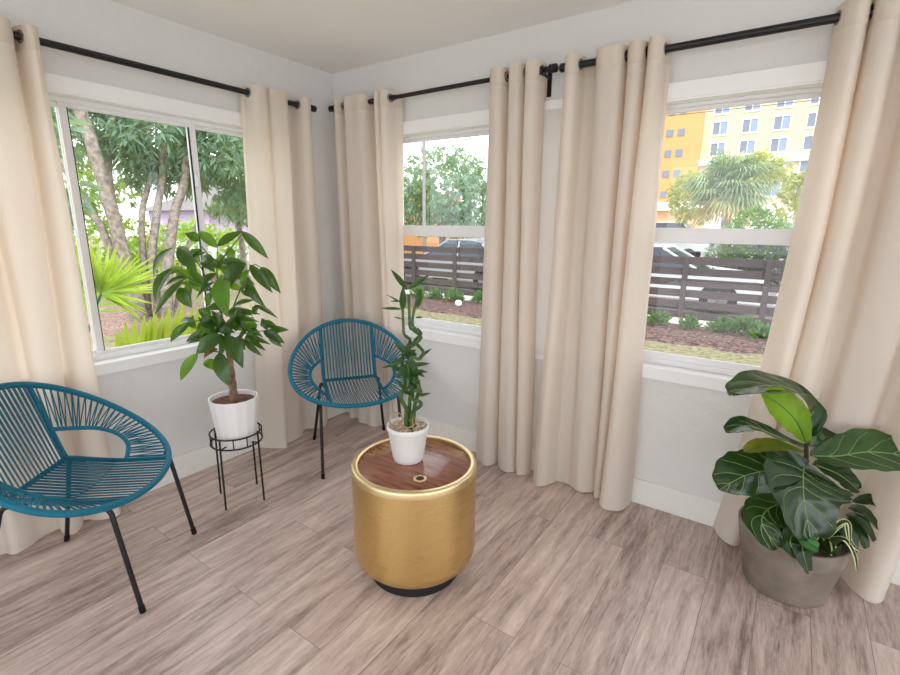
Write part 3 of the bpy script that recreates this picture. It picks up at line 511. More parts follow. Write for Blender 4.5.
curtain('L', 'cream curtain at far left behind the near blue chair',
 [(1.738,.125),(1.75,.135),(1.768,.13),(1.79,.05),(1.815,.05),(1.835,.13),(1.88,.145),(1.94,.13),(1.965,.05),(1.99,.05),(2.02,.13),(2.08,.14),(2.14,.13),(2.17,.05),(2.23,.05),(2.27,.13),(2.33,.14),(2.37,.05),(2.43,.05)],
 [(1.715,.115),(1.74,.135),(1.79,.12),(1.83,.07),(1.86,.06),(1.895,.11),(1.925,.135),(1.94,.10),(1.945,.04),(1.99,.04),(2.05,.06),(2.13,.10),(2.16,.06),(2.20,.05),(2.26,.05),(2.30,.11),(2.36,.12),(2.40,.05),(2.46,.04)], ZL, seed=6)

# ------------------------------------------------------------------ ring chairs
HC = dict(cf=-.009, af=.297, as_=.392, z0=.588, k1=-.2043, k2=.0536)
def hp(t, out=0.0):
    e = cos(t)
    return Vector((HC['cf']+(HC['af']+out)*e, (HC['as_']+out)*sin(t), HC['z0']+HC['k1']*e+HC['k2']*e*e))
SW, XB, ZB = .176, -.178, .466
ts = math.asin(SW/HC['as_'])            # parameter of the strut where it meets the hoop (front: ts, back: pi-ts)
def ring_chair():
    root = empty('ring_chair', (0,0,0))
    b = MB(); b.tube([hp(2*pi*i/96) for i in range(96)], .0135, 10, closed=True); b.build('hoop', M['teal_wrap'], root)
    corner = {s: Vector((XB, s*SW, ZB)) for s in (-1,1)}
    top = {s: hp(s*(pi-ts)) for s in (-1,1)}; fro = {s: hp(s*ts) for s in (-1,1)}
    arch = {}
    for s in (-1,1):
        mid = (top[s]+corner[s])/2
        b = MB()
        pts = [top[s], top[s].lerp(corner[s], .5), top[s].lerp(corner[s], .93), corner[s]+Vector((.012,0,-.002)), corner[s].lerp(fro[s], .08), corner[s].lerp(fro[s], .5)+Vector((0,0,-.012)), fro[s]]
        b.tube(catmull([tuple(p) for p in pts], 40), .0105, 9); b.build('strut', M['teal_wrap'], root)
        st = top[s].lerp(corner[s], .60)
        en = corner[s].lerp(fro[s], .58)+Vector((0,0,-.01))
        ar = catmull([tuple(st), (-.15, s*.232, .585), (-.075, s*.266, .566), (.005, s*.268, .532), (.058, s*.235, .492), tuple(en)], 40)
        b = MB(); b.tube(ar, .0095, 9); b.build('arm_loop', M['teal_wrap'], root); arch[s] = ar
    b = MB(); b.tube([corner[-1], corner[1]], .0105, 9); b.build('cross_bar', M['teal_wrap'], root)
    rc = .0027
    # back cords: cross bar <-> hoop
    b = MB(); n = 17
    for i in range(n):
        f = (i+.5)/n
        lo = corner[-1].lerp(corner[1], f)
        for dx in (-.10, .10):
            g = (i+.5+dx)/n; tt = -(pi-ts) + (-2*ts)*g
            q = hp(tt)
            sh = Vector((.010 if dx > 0 else -.010, 0, 0))
            b.tube([lo+sh, q+sh*1.2], rc, 5)
    b.build('back_cords', M['teal'], root)
    # seat cords: cross bar <-> hoop front
    b = MB(); n = 16
    for i in range(n):
        f = (i+.5)/n; lo = corner[-1].lerp(corner[1], f)
        for dx in (-.15, .15):
            g = (i+.5+dx)/n; q = hp(-ts + 2*ts*g); sh = Vector((0,0,.009 if dx > 0 else -.009))
            m_ = lo.lerp(q, .5)+Vector((0,0,-.014))+sh
            b.tube([lo+sh, m_, q+sh], rc, 5)
    b.build('seat_cords', M['teal'], root)
    for s in (-1,1):
        b = MB(); n = 30; ar = arch[s]
        for i in range(n):
            f = (i+.5)/n; A = Vector(ar[int(f*39)])
            for dx in (-.5, .45):
                g = min(max((i+.5+dx)/n, 0), 1); tt = s*((pi-ts) + (ts-(pi-ts))*g)
                b.tube([A, hp(tt)], rc, 5)
        b.build('side_cords', M['teal'], root)
    for s in (-1,1):
        for fr_ in (1,-1):
            if fr_ > 0: pts = [(.212, s*.236, .448), (.222, s*.237, .440), (.229, s*.238, .425), (.293, s*.252, .0)]
            else: pts = [(-.10, s*.18, .452), (-.165, s*.195, .450), (-.185, s*.200, .425), (-.293, s*.252, .0)]
            P = catmull(pts[:3], 8) + [tuple(Vector(pts[2]).lerp(Vector(pts[3]), k/6)) for k in range(1,7)]
            b = MB(); b.tube(P, .0095, 10); lg = b.build('leg', M['blackmetal'], root)
            d = (Vector(pts[3])-Vector(pts[2])).normalized(); e1 = Vector(pts[3])
            b = MB(); b.tube([e1-d*.03, e1], .0115, 10); b.build('foot_cap', M['blackrubber'], lg)
    return root
c1 = ring_chair(); tag(c1, 'near teal cord ring chair at left edge, seen from its side', 'chair', 'teal cord ring chairs'); c1.location = (.545, -1.962, .002); c1.rotation_euler.z = .716
c2 = copy_tree(c1); c2['label'] = 'far teal cord ring chair in the room corner, facing the room'; c2.location = (.606, -.478, .002); c2.rotation_euler.z = -.610

# ------------------------------------------------------------------ brass drum table
TX, TY = 1.634, -1.124
t = tag(empty('side_table', (TX, TY, 0)), 'round brass drum side table with dark wood top', 'table'); TS = 1.03
b = MB(); b.lathe([(q_*TS, z_) for q_, z_ in [(.186,0),(.192,.004),(.192,.05),(.19,.058),(0,.058)]], 64); b.build('plinth', M['blackbase'], t)
prof = [(.10,.056),(.175,.056)]
for k in range(0, 11):
    a = -pi/2 + (pi/2)*k/10; prof.append((.175+.083*cos(a), .135+.079*sin(a)))
prof += [(.258,.25),(.258,.505),(.2565,.514),(.252,.519),(.236,.519),(.2325,.516),(.2315,.50),(.2315,.48)]
b = MB(); b.lathe([(q_*TS, z_) for q_, z_ in prof[:-8]+[(.258,.25),(.258,.488)]], 96); b.build('drum', M['brass'], t)
b = MB(); b.lathe([(q_*TS, z_) for q_, z_ in [(.2585,.488),(.2585,.508),(.2565,.515),(.252,.5185),(.236,.5185),(.2325,.5155),(.2315,.50),(.2315,.488)]], 96, closed=True); b.build('rim', M['brass_rim'], t)
b = MB(); b.lathe([(q_*TS, z_) for q_, z_ in [(0,.49),(.2312,.49),(.2312,.505),(.230,.506),(0,.506)]], 96); b.build('wood_top', M['walnut'], t)
hx, hy = .103, -.092
b = MB(); b.lathe([(q_*TS, z_) for q_, z_ in [(.0165,.5055),(.0165,.5085),(.019,.5098),(.024,.5098),(.0262,.508),(.0265,.5055)]], 32, (hx,hy,0), closed=True); b.build('finger_hole_ring', M['brass_rim'], t)
b = MB(); b.lathe([(q_*TS, z_) for q_, z_ in [(0,.5060),(.0166,.5060),(.0166,.5066),(0,.5066)]], 24, (hx,hy,0)); b.build('finger_hole', M['blackbase'], t)

# ------------------------------------------------------------------ lucky bamboo in white pot on the table
BX, BY, BZ = 1.592, -1.114, .507
p = tag(empty('lucky_bamboo', (BX, BY, BZ)), 'curly lucky bamboo in small white pot on the brass table', 'plant')
LB = (BX, BY, BZ)
b = MB(); b.lathe([(0,0),(.058,0),(.063,.004),(.067,.02),(.0865,.138),(.0895,.142),(.0905,.157),(.0895,.162),(.084,.162),(.082,.15),(.080,.138),(0,.136)], 48); b.build('pot', M['white_ridge'], p)
b = MB(); rng = random.Random(5)
for k in range(150):
    a = rng.uniform(0, 2*pi); r_ = .076*math.sqrt(rng.random()); s_ = rng.uniform(.006,.011)
    b.ball((r_*cos(a), r_*sin(a), .140+rng.uniform(0,.008)), s_, 7, 5, .7)
b.build('pebbles', M['pebble'], p)
for c in BAMBOO_CANES:
    c = list(c); P = catmull([(c[0][0], c[0][1], .64)]+c, len(c)*8)
    n = len(P); b = MB(); b.tube(P, [.0085-.003*i/n + (.0012 if i % 7 == 0 else 0) for i in range(n)], 8); b.build('cane', M['cane'], p, local=LB)
def simple_leaf(b, base, tip, wid, up, droop=.12, nu=9, fold=.25):
    base = Vector(base); tip = Vector(tip); ax = tip-base; L_ = ax.length
    up = Vector(up); up = (up - ax*(up.dot(ax)/max(ax.length_squared,1e-9))).normalized()
    side = ax.normalized().cross(up)
    rows = []
    for i in range(nu):
        s_ = i/(nu-1); c = base+ax*s_+up*(droop*L_*4*s_*(1-s_)*.5)
        f = (sin(pi*min(1, s_**.8))**.9)*wid/2 if 0 < s_ < 1 else .0006
        w_ = max(f, .0006)
        rows.append([tuple(c-side*w_+up*(w_*fold)), tuple(c-side*w_*.5+up*(w_*fold*.35)), tuple(c), tuple(c+side*w_*.5+up*(w_*fold*.35)), tuple(c+side*w_+up*(w_*fold))])
    b.grid(rows)
b = MB(); rng = random.Random(2)
for base, tip, wd in BAMBOO_LEAVES:
    simple_leaf(b, base, tip, wd*1.0, (.57+rng.uniform(-.3,.3), -.82, .5+rng.uniform(-.2,.5)), .06)
b.build('leaves', M['dracaena'], p, local=LB, angle=180)
b = MB()
for (cx, cy, cz, R_, ax) in ((.018,-.018,.185,.03,(.3,-.6,1)), (-.04,-.03,.185,.028,(.5,-.8,.5)), (-.02,-.045,.165,.02,(.4,-.9,.2))):
    b.torus((cx, cy, cz), ax, R_, .0022, 26, 6)
b.tube([(.055,-.03,.14),(.05,-.03,.21),(.02,-.02,.19)], .0018, 6); b.build('wire_tie', M['twine'], p)

# ------------------------------------------------------------------ plant stand + money tree
SX, SY = .4865, -1.248
t = tag(empty('plant_stand', (SX, SY, 0)), 'black wire plant stand under the white money tree pot', 'plant stand')
b = MB(); b.torus((0,0,.345), (0,0,1), .130, .0048, 56, 8); b.torus((0,0,.400), (0,0,1), .130, .0048, 56, 8); b.build('ring', M['blackmetal'], t)
for k in range(12):
    a = radians(22+30*k)
    if k % 3:
        b = MB(); b.tube([(.130*cos(a), .130*sin(a), .345), (.130*cos(a), .130*sin(a), .40)], .0032, 6); b.build('spindle', M['blackmetal'], t)
b = MB()
for a in (22, 112): b.tube([(.130*cos(radians(a)), .130*sin(radians(a)), .345), (-.130*cos(radians(a)), -.130*sin(radians(a)), .345)], .0042, 8)
b.build('cross_support', M['blackmetal'], t)
for k in range(4):
    a = radians(22+90*k)
    b = MB(); b.tube([(.133*cos(a), .133*sin(a), .403), (.138*cos(a), .138*sin(a), .001)], .0052, 8); b.build('leg', M['blackmetal'], t)

PX, PY, PZ = .495, -1.249, .350
p = tag(empty('money_tree', (PX, PY, PZ)), 'braided money tree with drooping green leaves in white faceted pot', 'plant'); LP = (PX, PY, PZ)
b = MB(); b.lathe([(0,0),(.094,0),(.097,.003),(.124,.245),(.124,.248),(.117,.248),(.114,.215),(0,.213)], 14); b.build('pot', M['white_pot'], p, smooth=False, bevel=.0015)
b = MB(); b.lathe([(0,.205),(.113,.205),(.113,.222),(.07,.23),(0,.234)], 28); b.build('bark_mulch', M['soil'], p)
b = MB(); s0 = Vector((0.005, 0, .22)); s1 = Vector(PACHIRA_STEMS[0][1])-Vector(LP)
for k in range(4):
    P = []
    for i in range(41):
        f = i/40; c = s0.lerp(s1, f); a = 2*pi*k/4 + f*8.5; r_ = .0125*(1-.45*f)
        P.append(c+Vector((r_*cos(a), r_*sin(a), 0)))
    b.tube(P, [.0115*(1-.45*i/40) for i in range(41)], 8)
b.build('braided_trunk', M['bark'], p)
b = MB()
for st in PACHIRA_STEMS:
    P = catmull(st, len(st)*6); n = len(P); b.tube(P, [.0052-.0032*i/n for i in range(n)], 6)
b.build('stems', M['greenstem'], p, local=LP)
lv = {0: MB(), 1: MB(), 2: MB()}; rng = random.Random(7)
for base, tip, wd, tone in PACHIRA_LEAVES:
    simple_leaf(lv[tone], base, tip, wd*1.12, (.57+rng.uniform(-.45,.45), -.82+rng.uniform(-.3,.3), .55+rng.uniform(-.2,.5)), rng.uniform(.1,.4), 12, rng.uniform(.15,.6))
for k, nm in ((0,'leaves'), (1,'bright_leaves'), (2,'withered_leaf')): lv[k].build(nm, M['pl%d' % k], p, local=LP, angle=180)

# ------------------------------------------------------------------ fiddle-leaf planter
FX, FY = 3.0, -.284
p = tag(empty('fiddle_leaf_fig', (FX, FY, 0)), 'fiddle-leaf fig with big glossy leaves in grey clay planter', 'plant'); LF = (FX, FY, 0)
b = MB(); b.lathe([(0,0),(.140,0),(.150,.006),(.153,.012),(.184,.178),(.187,.181),(.1905,.205),(.1995,.262),(.2005,.268),(.198,.272),(.191,.272),(.187,.262),(.18,.22)], 72); b.build('planter', M['planter'], p)
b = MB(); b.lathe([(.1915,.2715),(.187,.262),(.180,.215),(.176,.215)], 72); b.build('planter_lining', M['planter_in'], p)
b = MB(); b.lathe([(0,.2),(.181,.2),(.181,.222),(.1,.23),(0,.232)], 40); b.build('soil', M['darksoil'], p)
b = MB(); P = catmull(FIG_STEM, 24); b.tube(P, [.011-.004*i/24 for i in range(24)], 8); b.build('stem', M['figstem'], p, local=LF)
CAMD = Vector((.57, -.82, 0))
def big_leaf(name, path, hw, tone, bias, veins=True):
    b = MB(); vn = MB(); nu, nv = 44, 25
    P = [Vector(q) for q in catmull(path, nu)]
    L_ = sum((P[i+1]-P[i]).length for i in range(nu-1))
    nl = 6; G = []; PW, PE = (.62, .42) if name == 'front' else (1.15, .62)
    def fw_(s_): return max(hw*(sin(pi*min(1, (s_*.985)**PW))**PE if s_ > 0 else 0), .002)*(1+.035*sin(s_*42))
    def pt(i, v):
        s_ = i/(nu-1); t = (P[min(i+1,nu-1)]-P[max(i-1,0)]).normalized()
        N_ = Vector((0,0,1))+CAMD*bias; N_ = (N_-t*N_.dot(t)).normalized(); S_ = t.cross(N_)
        w_ = fw_(s_)
        q = s_*nl - abs(v)*1.6
        h = hw*.04*abs(sin(pi*q))*min(1, abs(v)*3)*(1-abs(v)**4) + hw*(.20*v*v) + hw*.05*sin(s_*17+v*2)*v*v*abs(v)
        return P[i]+S_*(w_*v)+N_*h, N_
    for i in range(nu): G.append([tuple(pt(i, -1+2*j/(nv-1))[0]) for j in range(nv)])
    b.grid(G); lf = b.build('leaf' if name != 'hang' and name != 'finger' else 'small_leaf', M['fg%d' % tone], p, local=LF, angle=180)
    if veins and hw > .03:
        vn.tube([pt(i, 0)[0]+pt(i, 0)[1]*.0006 for i in range(nu)], [.0034*(1-.75*i/nu)*min(1, hw/.09+.3) for i in range(nu)], 6)
        if hw > .07:
            for k in range(1, nl):
                for sgn in (-1, 1):
                    pts = []
                    for j in range(0, 9):
                        v = sgn*j/8*.88; s_ = (k + abs(v)*1.6)/nl
                        if s_ > .97: break
                        i = s_*(nu-1); i0 = int(i); a, N0 = pt(i0, v); c, N1 = pt(min(i0+1, nu-1), v)
                        pts.append(a.lerp(c, i-i0)+N0*.0004)
                    if len(pts) > 2: vn.tube(pts, [.0016*(1-.6*q/len(pts)) for q in range(len(pts))], 5)
        vn.build('veins', M['vein'] if tone in (0,3,4) else M['fg5'], lf, local=LF)
    return lf
for nm, path, hw, tone, bias in FIG_LEAVES: big_leaf(nm, path, hw, tone, bias)
b = MB(); bs = MB()
for l in STRIPED_LEAVES:
    P = [Vector(q) for q in catmull(l, 20)]; rows = []; e1 = []; e2 = []
    for i in range(20):
        t_ = (P[min(i+1,19)]-P[max(i-1,0)]).normalized(); N_ = Vector((0,0,1))+CAMD*.8; N_ = (N_-t_*N_.dot(t_)).normalized(); S_ = t_.cross(N_)
        w_ = .0085*(sin(pi*(.12+.88*i/19))**.6 if i < 19 else .05)
        rows.append([tuple(P[i]-S_*w_), tuple(P[i]-N_*.002), tuple(P[i]+S_*w_)]); e1.append((tuple(P[i]-S_*w_*1.25), tuple(P[i]-S_*w_*.72+N_*.0012))); e2.append((tuple(P[i]+S_*w_*.72+N_*.0012), tuple(P[i]+S_*w_*1.25)))
    b.grid(rows); bs.grid(e1); bs.grid(e2)
o = b.build('striped_leaves', M['fg4'], p, local=LF, angle=180); bs.build('leaf_edges', M['stripe'], o, local=LF, angle=180)
b = MB(); rng = random.Random(3)
for k in range(46):
    a = rng.uniform(0, 2*pi); r_ = rng.uniform(.02, .15); base = Vector((r_*cos(a), r_*sin(a), .24))
    tip = base+Vector((cos(a)*rng.uniform(.02,.08), sin(a)*rng.uniform(.02,.08), rng.uniform(.02,.11)))
    simple_leaf(b, base, tip, rng.uniform(.025,.05), (cos(a)*.5, sin(a)*.5-.3, 1), .2, 7, .2)
b.build('undergrowth', M['fg4'], p, angle=180)
# ------------------------------------------------------------------ outdoors: ground
G = -.15
b = MB(); b.box(-70, 70, -40, 140, -.6, -.42); struct(b.build('ground', M['asphalt'], smooth=False), 'grey street and car park beyond the fence', 'street')
b = MB(); b.box(-12, 14, .13, 7.7, -.5, G); b.box(-70, -.13, -14, .13, -.5, G); b.box(-70, -12, .13, 24, -.5, G)
tag(b.build('lawn', M['grass'], smooth=False), 'dry yellowish lawn outside the windows', 'lawn', kind='stuff')
b = MB(); b.box(5.03, 14, -14, .13, -.5, G); b.box(-.13, 5.03, -14, -4.53, -.5, G); struct(b.build('bounce_floor', M['reflector'], smooth=False), 'added pale patio behind the photographer', 'reflector')  # unseen pale ground added to bounce neutral light into the room
def rough_patch(name, mat, x0, x1, y0, y1, z, amp, label, cat, round_=False):
    nx, ny = 60, 24; rows = []
    for i in range(ny+1):
        r_ = []
        for j in range(nx+1):
            u, v = j/nx, i/ny; x = x0+(x1-x0)*u; y = y0+(y1-y0)*v
            if round_:
                a = 2*pi*u; x = (x0+x1)/2+(x1-x0)/2*v*cos(a); y = (y0+y1)/2+(y1-y0)/2*v*sin(a); e = 1-v
            else: e = min(v, 1-v)*4
            r_.append((x, y, z+min(e,1)*.05+amp*noise.noise((x*5, y*5, z))*min(1, e*3)-.01))
        rows.append(r_)
    b = MB(); b.grid(rows); return tag(b.build(name, mat), label, cat, kind='stuff')
rough_patch('mulch_bed', M['mulch2'], -12, 8, 4.75, 6.55, G, .03, 'brown mulch bed in front of the slatted fence', 'mulch')
rough_patch('gravel_strip', M['gravel'], -12, 8, 6.45, 6.93, G+.02, .02, 'pale gravel strip at the foot of the slatted fence', 'gravel')
rough_patch('mulch_bed', M['mulch'], -8.6, -4.4, -.3, 3.0, G, .03, 'brown mulch around the trees outside the left window', 'mulch', True)

def leaf_quad(b, c, d, L_, w_, rng, bend=.2):
    d = d.normalized(); s = d.cross(Vector((rng.uniform(-1,1), rng.uniform(-1,1), rng.uniform(-.2,1)))); s = s.normalized() if s.length > 1e-6 else Vector((1,0,0))
    n_ = d.cross(s); i = len(b.v); m_ = c+d*(L_*.45)-n_*(bend*L_*.3)
    b.v += [tuple(c), tuple(m_+s*(w_/2)), tuple(c+d*L_), tuple(m_-s*(w_/2))]; b.f.append((i, i+1, i+2, i+3))
def crown(b, n, c, rad, L_, w_, seed, droop=.6, shell=.45, thr=-.15, freq=1.3, tuft=6):
    rng = random.Random(seed); c = Vector(c); k = 0
    while k < n:
        v = Vector((rng.gauss(0,1), rng.gauss(0,1), rng.gauss(0,1))).normalized()*(shell+(1-shell)*rng.random()**.6)
        q = c+Vector((v.x*rad[0], v.y*rad[1], v.z*rad[2]))
        if noise.noise((q.x*freq, q.y*freq, q.z*freq+seed)) < thr: k += .3; continue
        for j in range(tuft):
            d = Vector((v.x, v.y, v.z*.6))*.5+Vector((rng.uniform(-1,1), rng.uniform(-1,1), rng.uniform(-1,.6)-droop))
            leaf_quad(b, q+Vector((rng.uniform(-1,1), rng.uniform(-1,1), rng.uniform(-1,1)))*L_*.35, d, L_*rng.uniform(.7,1.2), w_*rng.uniform(.8,1.2), rng)
            k += 1
def tree(name, loc, trunks, crowns, mat, label, cat='tree', group=None):
    o = tag(empty(name, loc), label, cat, group)
    for t_ in trunks:
        pts, r0, r1 = t_
        P = catmull(pts, len(pts)*6); n = len(P)
        P = [(x+.03*noise.noise((z*2, x, 1)), y+.03*noise.noise((z*2, y, 5)), z) for x, y, z in P]
        b = MB(); b.tube(P, [r0+(r1-r0)*i/n for i in range(n)], 10); b.build('trunk', M['trunk'], o, local=loc)
    if crowns:
        b = MB()
        for c in crowns: crown(b, *c)
        b.build('crown', mat, o, smooth=False, local=loc)
    return o
# trees beyond the left window
tree('tree', (-6,.95,G), [([(-6,1.02,G-.1),(-6,.90,.8),(-6,.79,1.8),(-6.05,.62,3.0),(-6.1,.3,4.2)], 0.118,0.072),
  ([(-6.15,1.0,G-.1),(-6.1,.72,1.2),(-6.2,.47,1.95),(-6.4,.0,3.2)], 0.068,0.036), ([(-6.3,1.1,G-.1),(-6.4,1.05,1.2),(-6.4,1.0,2.3),(-6.5,1.3,3.4)], 0.074,0.042)],
  [(2600,(-7.3,.55,3.3),(1.0,1.4,.85),.21,.05,1,.6,.35,-.05), (1500,(-6.6,1.7,3.1),(.8,1.0,.7),.21,.05,2,.6,.35,-.05)], M['oak'], 'grey-barked tree with thick leaning trunk left of the sliding sash')
tree('tree', (-6.3,1.45,G), [([(-6.0,1.42,G-.1),(-6.0,1.5,.5),(-6,1.7,1.4),(-6,1.95,2.1),(-6.1,2.3,3.2)], 0.105,0.054), ([(-6.2,1.40,G-.1),(-6.2,1.40,.9),(-6.2,1.62,1.8),(-6.3,1.9,3.0)], 0.081,0.048),
  ([(-6.4,1.3,G-.1),(-6.3,1.3,.9),(-6.3,1.38,1.6),(-6.4,1.62,2.4),(-6.5,1.6,3.2)], 0.062,0.036), ([(-6.2,1.6,G-.1),(-6.2,2.0,1.0),(-6.2,2.35,1.8),(-6.4,2.5,3.0)], 0.037,0.024)],
  [(3400,(-6.5,2.1,2.95),(1.2,1.3,.95),.21,.05,3,.6,.35,-.06), (2200,(-6.0,2.9,2.6),(1.0,.9,.85),.21,.05,4,.6,.35,-.06)], M['oak'], 'bushy-topped tree with a clump of slender trunks in the middle of the left window')
tree('tree', (-7.5,4.0,G), [([(-7.5,4.0,G-.1),(-7.5,3.9,1.4),(-7.4,3.8,3)], 0.074,0.042)], [(3600,(-7.2,3.9,2.75),(1.5,1.4,1.25),.22,.05,5,.6,.35,-.08)], M['oak'], 'drooping blue-green tree seen in the right pane of the left window')
tree('tree', (-3.9,-.75,G), [([(-3.9,-.75,G-.1),(-3.9,-.7,1.0),(-3.9,-.6,2.0),(-3.9,-.5,2.6)], 0.022,0.012)], [(900,(-3.9,-.66,2.05),(.5,.40,.75),.24,.07,6)], M['oak'], 'dark large-leaved sapling at the left end of the left window')
def bush(name, loc, rad, n, L_, w_, mat, seed, label, cat='bush', group=None, **kw):
    b = MB(); crown(b, n, (loc[0], loc[1], loc[2]+rad[2]*.9), rad, L_, w_, seed, .0, .55, -.4, **kw)
    o = b.build(name, mat, smooth=False); return tag(o, label, cat, group)
bush('bush', (-11,2.2,G), (1.6,1.5,1.0), 2600, .16,.07, M['lime'], 7, 'lime green bush in the background between the tree trunks')
bush('bush', (-12,5.2,G), (1.6,1.6,.9), 2200, .16,.07, M['lime'], 8, 'yellow-green bush behind the slender trunk clump')
tree('tree', (-10.5,.6,G), [([(-10.5,.6,G-.1),(-10.5,.7,2.2)], .09,.06)], [(1300,(-10.5,1.6,2.45),(1.2,1.7,.8),.2,.08,9)], M['oak2'], 'yellow-green tree glowing behind the leaning trunk')
# fronds
o = tag(empty('fan_palm', (-2.4,-.77,G)), 'yellow-green fan palm with spread blades outside the left window', 'palm'); loc = (-2.4,-.77,G)
b = MB(); b.tube(catmull([(-2.5,-1.0,G-.1),(-2.5,-.95,.3),FAN_CENTRE], 14), .012, 7); b.build('leaf_stalk', M['greenstem'], o, local=loc)
b = MB(); rng = random.Random(4)
def blade(b, p, q, w_, up, sag=.08, n=8):
    p = Vector(p); q = Vector(q); ax = q-p; s = ax.normalized().cross(Vector(up)).normalized(); n_ = s.cross(ax.normalized()); rows = []
    for i in range(n):
        f = i/(n-1); c = p+ax*f+n_*(sag*ax.length*(sin(pi*f*.8))); ww = w_*max(.06, min(1, f*5)*(1-f)**.5)
        rows.append([tuple(c-s*ww), tuple(c-n_*ww*.5), tuple(c+s*ww)])
    b.grid(rows)
for q in FAN_TIPS:
    q = Vector(FAN_CENTRE).lerp(Vector(q), 1.12); blade(b, FAN_CENTRE, q, .024, (1,-.2,.5), .05); q2 = Vector(q)+Vector((rng.uniform(-.15,.15), rng.uniform(-.04,.04), rng.uniform(-.06,.05))); blade(b, FAN_CENTRE, q2, .016, (1,.1,.4), .09)
b.build('blades', M['frond'], o, local=loc, angle=180)
b = MB()
for k in range(26):
    a = radians(200+k*13); c = Vector((-3.0,-1.0,.62)); e = c+Vector((rng.uniform(-.3,.3), cos(a)*.62, abs(sin(a))*.55-.12)); blade(b, c, e, .016, (1,0,.5), .1)
b.build('rear_blades', M['frond2'], o, local=loc, angle=180)
o = tag(empty('sago_palm', (-.9,-1.0,G)), 'bright yellow palm fronds standing up against the left window sill', 'palm'); loc = (-.9,-1.0,G)
b = MB(); b.tube(catmull([(-1.0,-1.75,G-.1),(-1.0,-1.6,.25),(-.93,-1.3,.45),(-.85,-.95,.5),(-.75,-.6,.48)], 24), .012, 7); b.build('leaf_stalk', M['greenstem'], o, local=loc)
b = MB()
for p_, q_ in LOW_FRONDS:
    p2 = Vector(p_)-Vector((0,.03,.34)); blade(b, p2, q_, .05, (1,0,.3), .03)
b.build('blades', M['frond'], o, local=loc, angle=180)
# house beyond the trees at left
o = tag(empty('house', (-18,12,G)), 'lavender and pale grey house far behind the trees at left', 'house'); loc = (-18,12,G)
b = MB(); b.box(-22,-17,8.6,17,G,.85); b.build('lower_wall', M['siding'], o, False, local=loc)
b = MB(); b.box(-22,-16.9,8.5,17.1,.85,2.0); b.build('upper_wall', M['lavender'], o, False, local=loc)
b = MB(); b.add([(-22.4,8.2,2.0),(-16.5,8.2,2.0),(-16.5,17.4,2.0),(-22.4,17.4,2.0),(-19.4,10.5,3.3),(-19.4,15,3.3)], [(0,1,4),(1,2,5,4),(2,3,5),(3,0,4,5),(3,2,1,0)]); b.build('roof', M['roofgrey'], o, False, local=loc)

# slatted fence
FYY = 7.0
o = tag(empty('slat_fence', (0, FYY, G)), 'dark horizontal slat fence across the yard', 'fence'); loc = (0,FYY,G)
for k in range(6):
    z1 = .985-k*.195; b = MB(); b.box(-12, 9, FYY, FYY+.02, z1-.135, z1); b.build('slat', M['fence'], o, False, local=loc)
xs = [1.303+1.25*k for k in range(-10, 6)]
for x in xs:
    b = MB(); b.box(x-.045, x+.045, FYY-.05, FYY-.001, G-.05, .97); b.build('post', M['fence'], o, False, local=loc)
# shrubs in the mulch bed
rng = random.Random(12); k0 = 0
for i, (x, y, s, lab) in enumerate([(1.12,6.0,.17,'leftmost small green shrub in the mulch seen in the right window'), (1.62,5.95,.15,'low green shrub left of the middle fence post in the mulch bed'), (2.08,6.0,.17,'green shrub in the mulch near the middle of the right window'),
   (2.36,6.1,.20,'taller green shrub in the mulch beside the right-hand curtain'), (2.62,5.8,.18,'rightmost green shrub in the mulch, nearest the right-hand curtain'), (-4.05,6.0,.17,'leftmost green shrub in the mulch seen in the corner window'), (-3.55,6.05,.17,'green shrub left of centre in the corner window mulch bed'), (-3.02,6.0,.19,'green shrub at the middle of the corner window mulch bed'), (-2.4,6.1,.18,'rightmost green shrub in the mulch seen in the corner window')]):
    b = MB(); rg = random.Random(40+i); s *= 1.45
    for j in range(130):
        a = rg.uniform(0, 2*pi); e = rg.uniform(.1, 1.4); d = Vector((cos(a)*cos(e), sin(a)*cos(e), sin(e))); c = Vector((x, y, G+.04))+d*s*rg.uniform(.15,.75)
        leaf_quad(b, c, d+Vector((0,0,.3)), s*.45, s*.22, rg, .4)
    tag(b.build('shrub', M['shrubleaf'], smooth=False), lab, 'shrub', 'shrubs in the mulch bed')
b = MB(); b.ball((-2.62,5.55,G+.09), .075, 20, 14); tag(b.build('garden_globe', M['whiteball']), 'small white globe on the mulch in the corner window view', 'garden ornament')

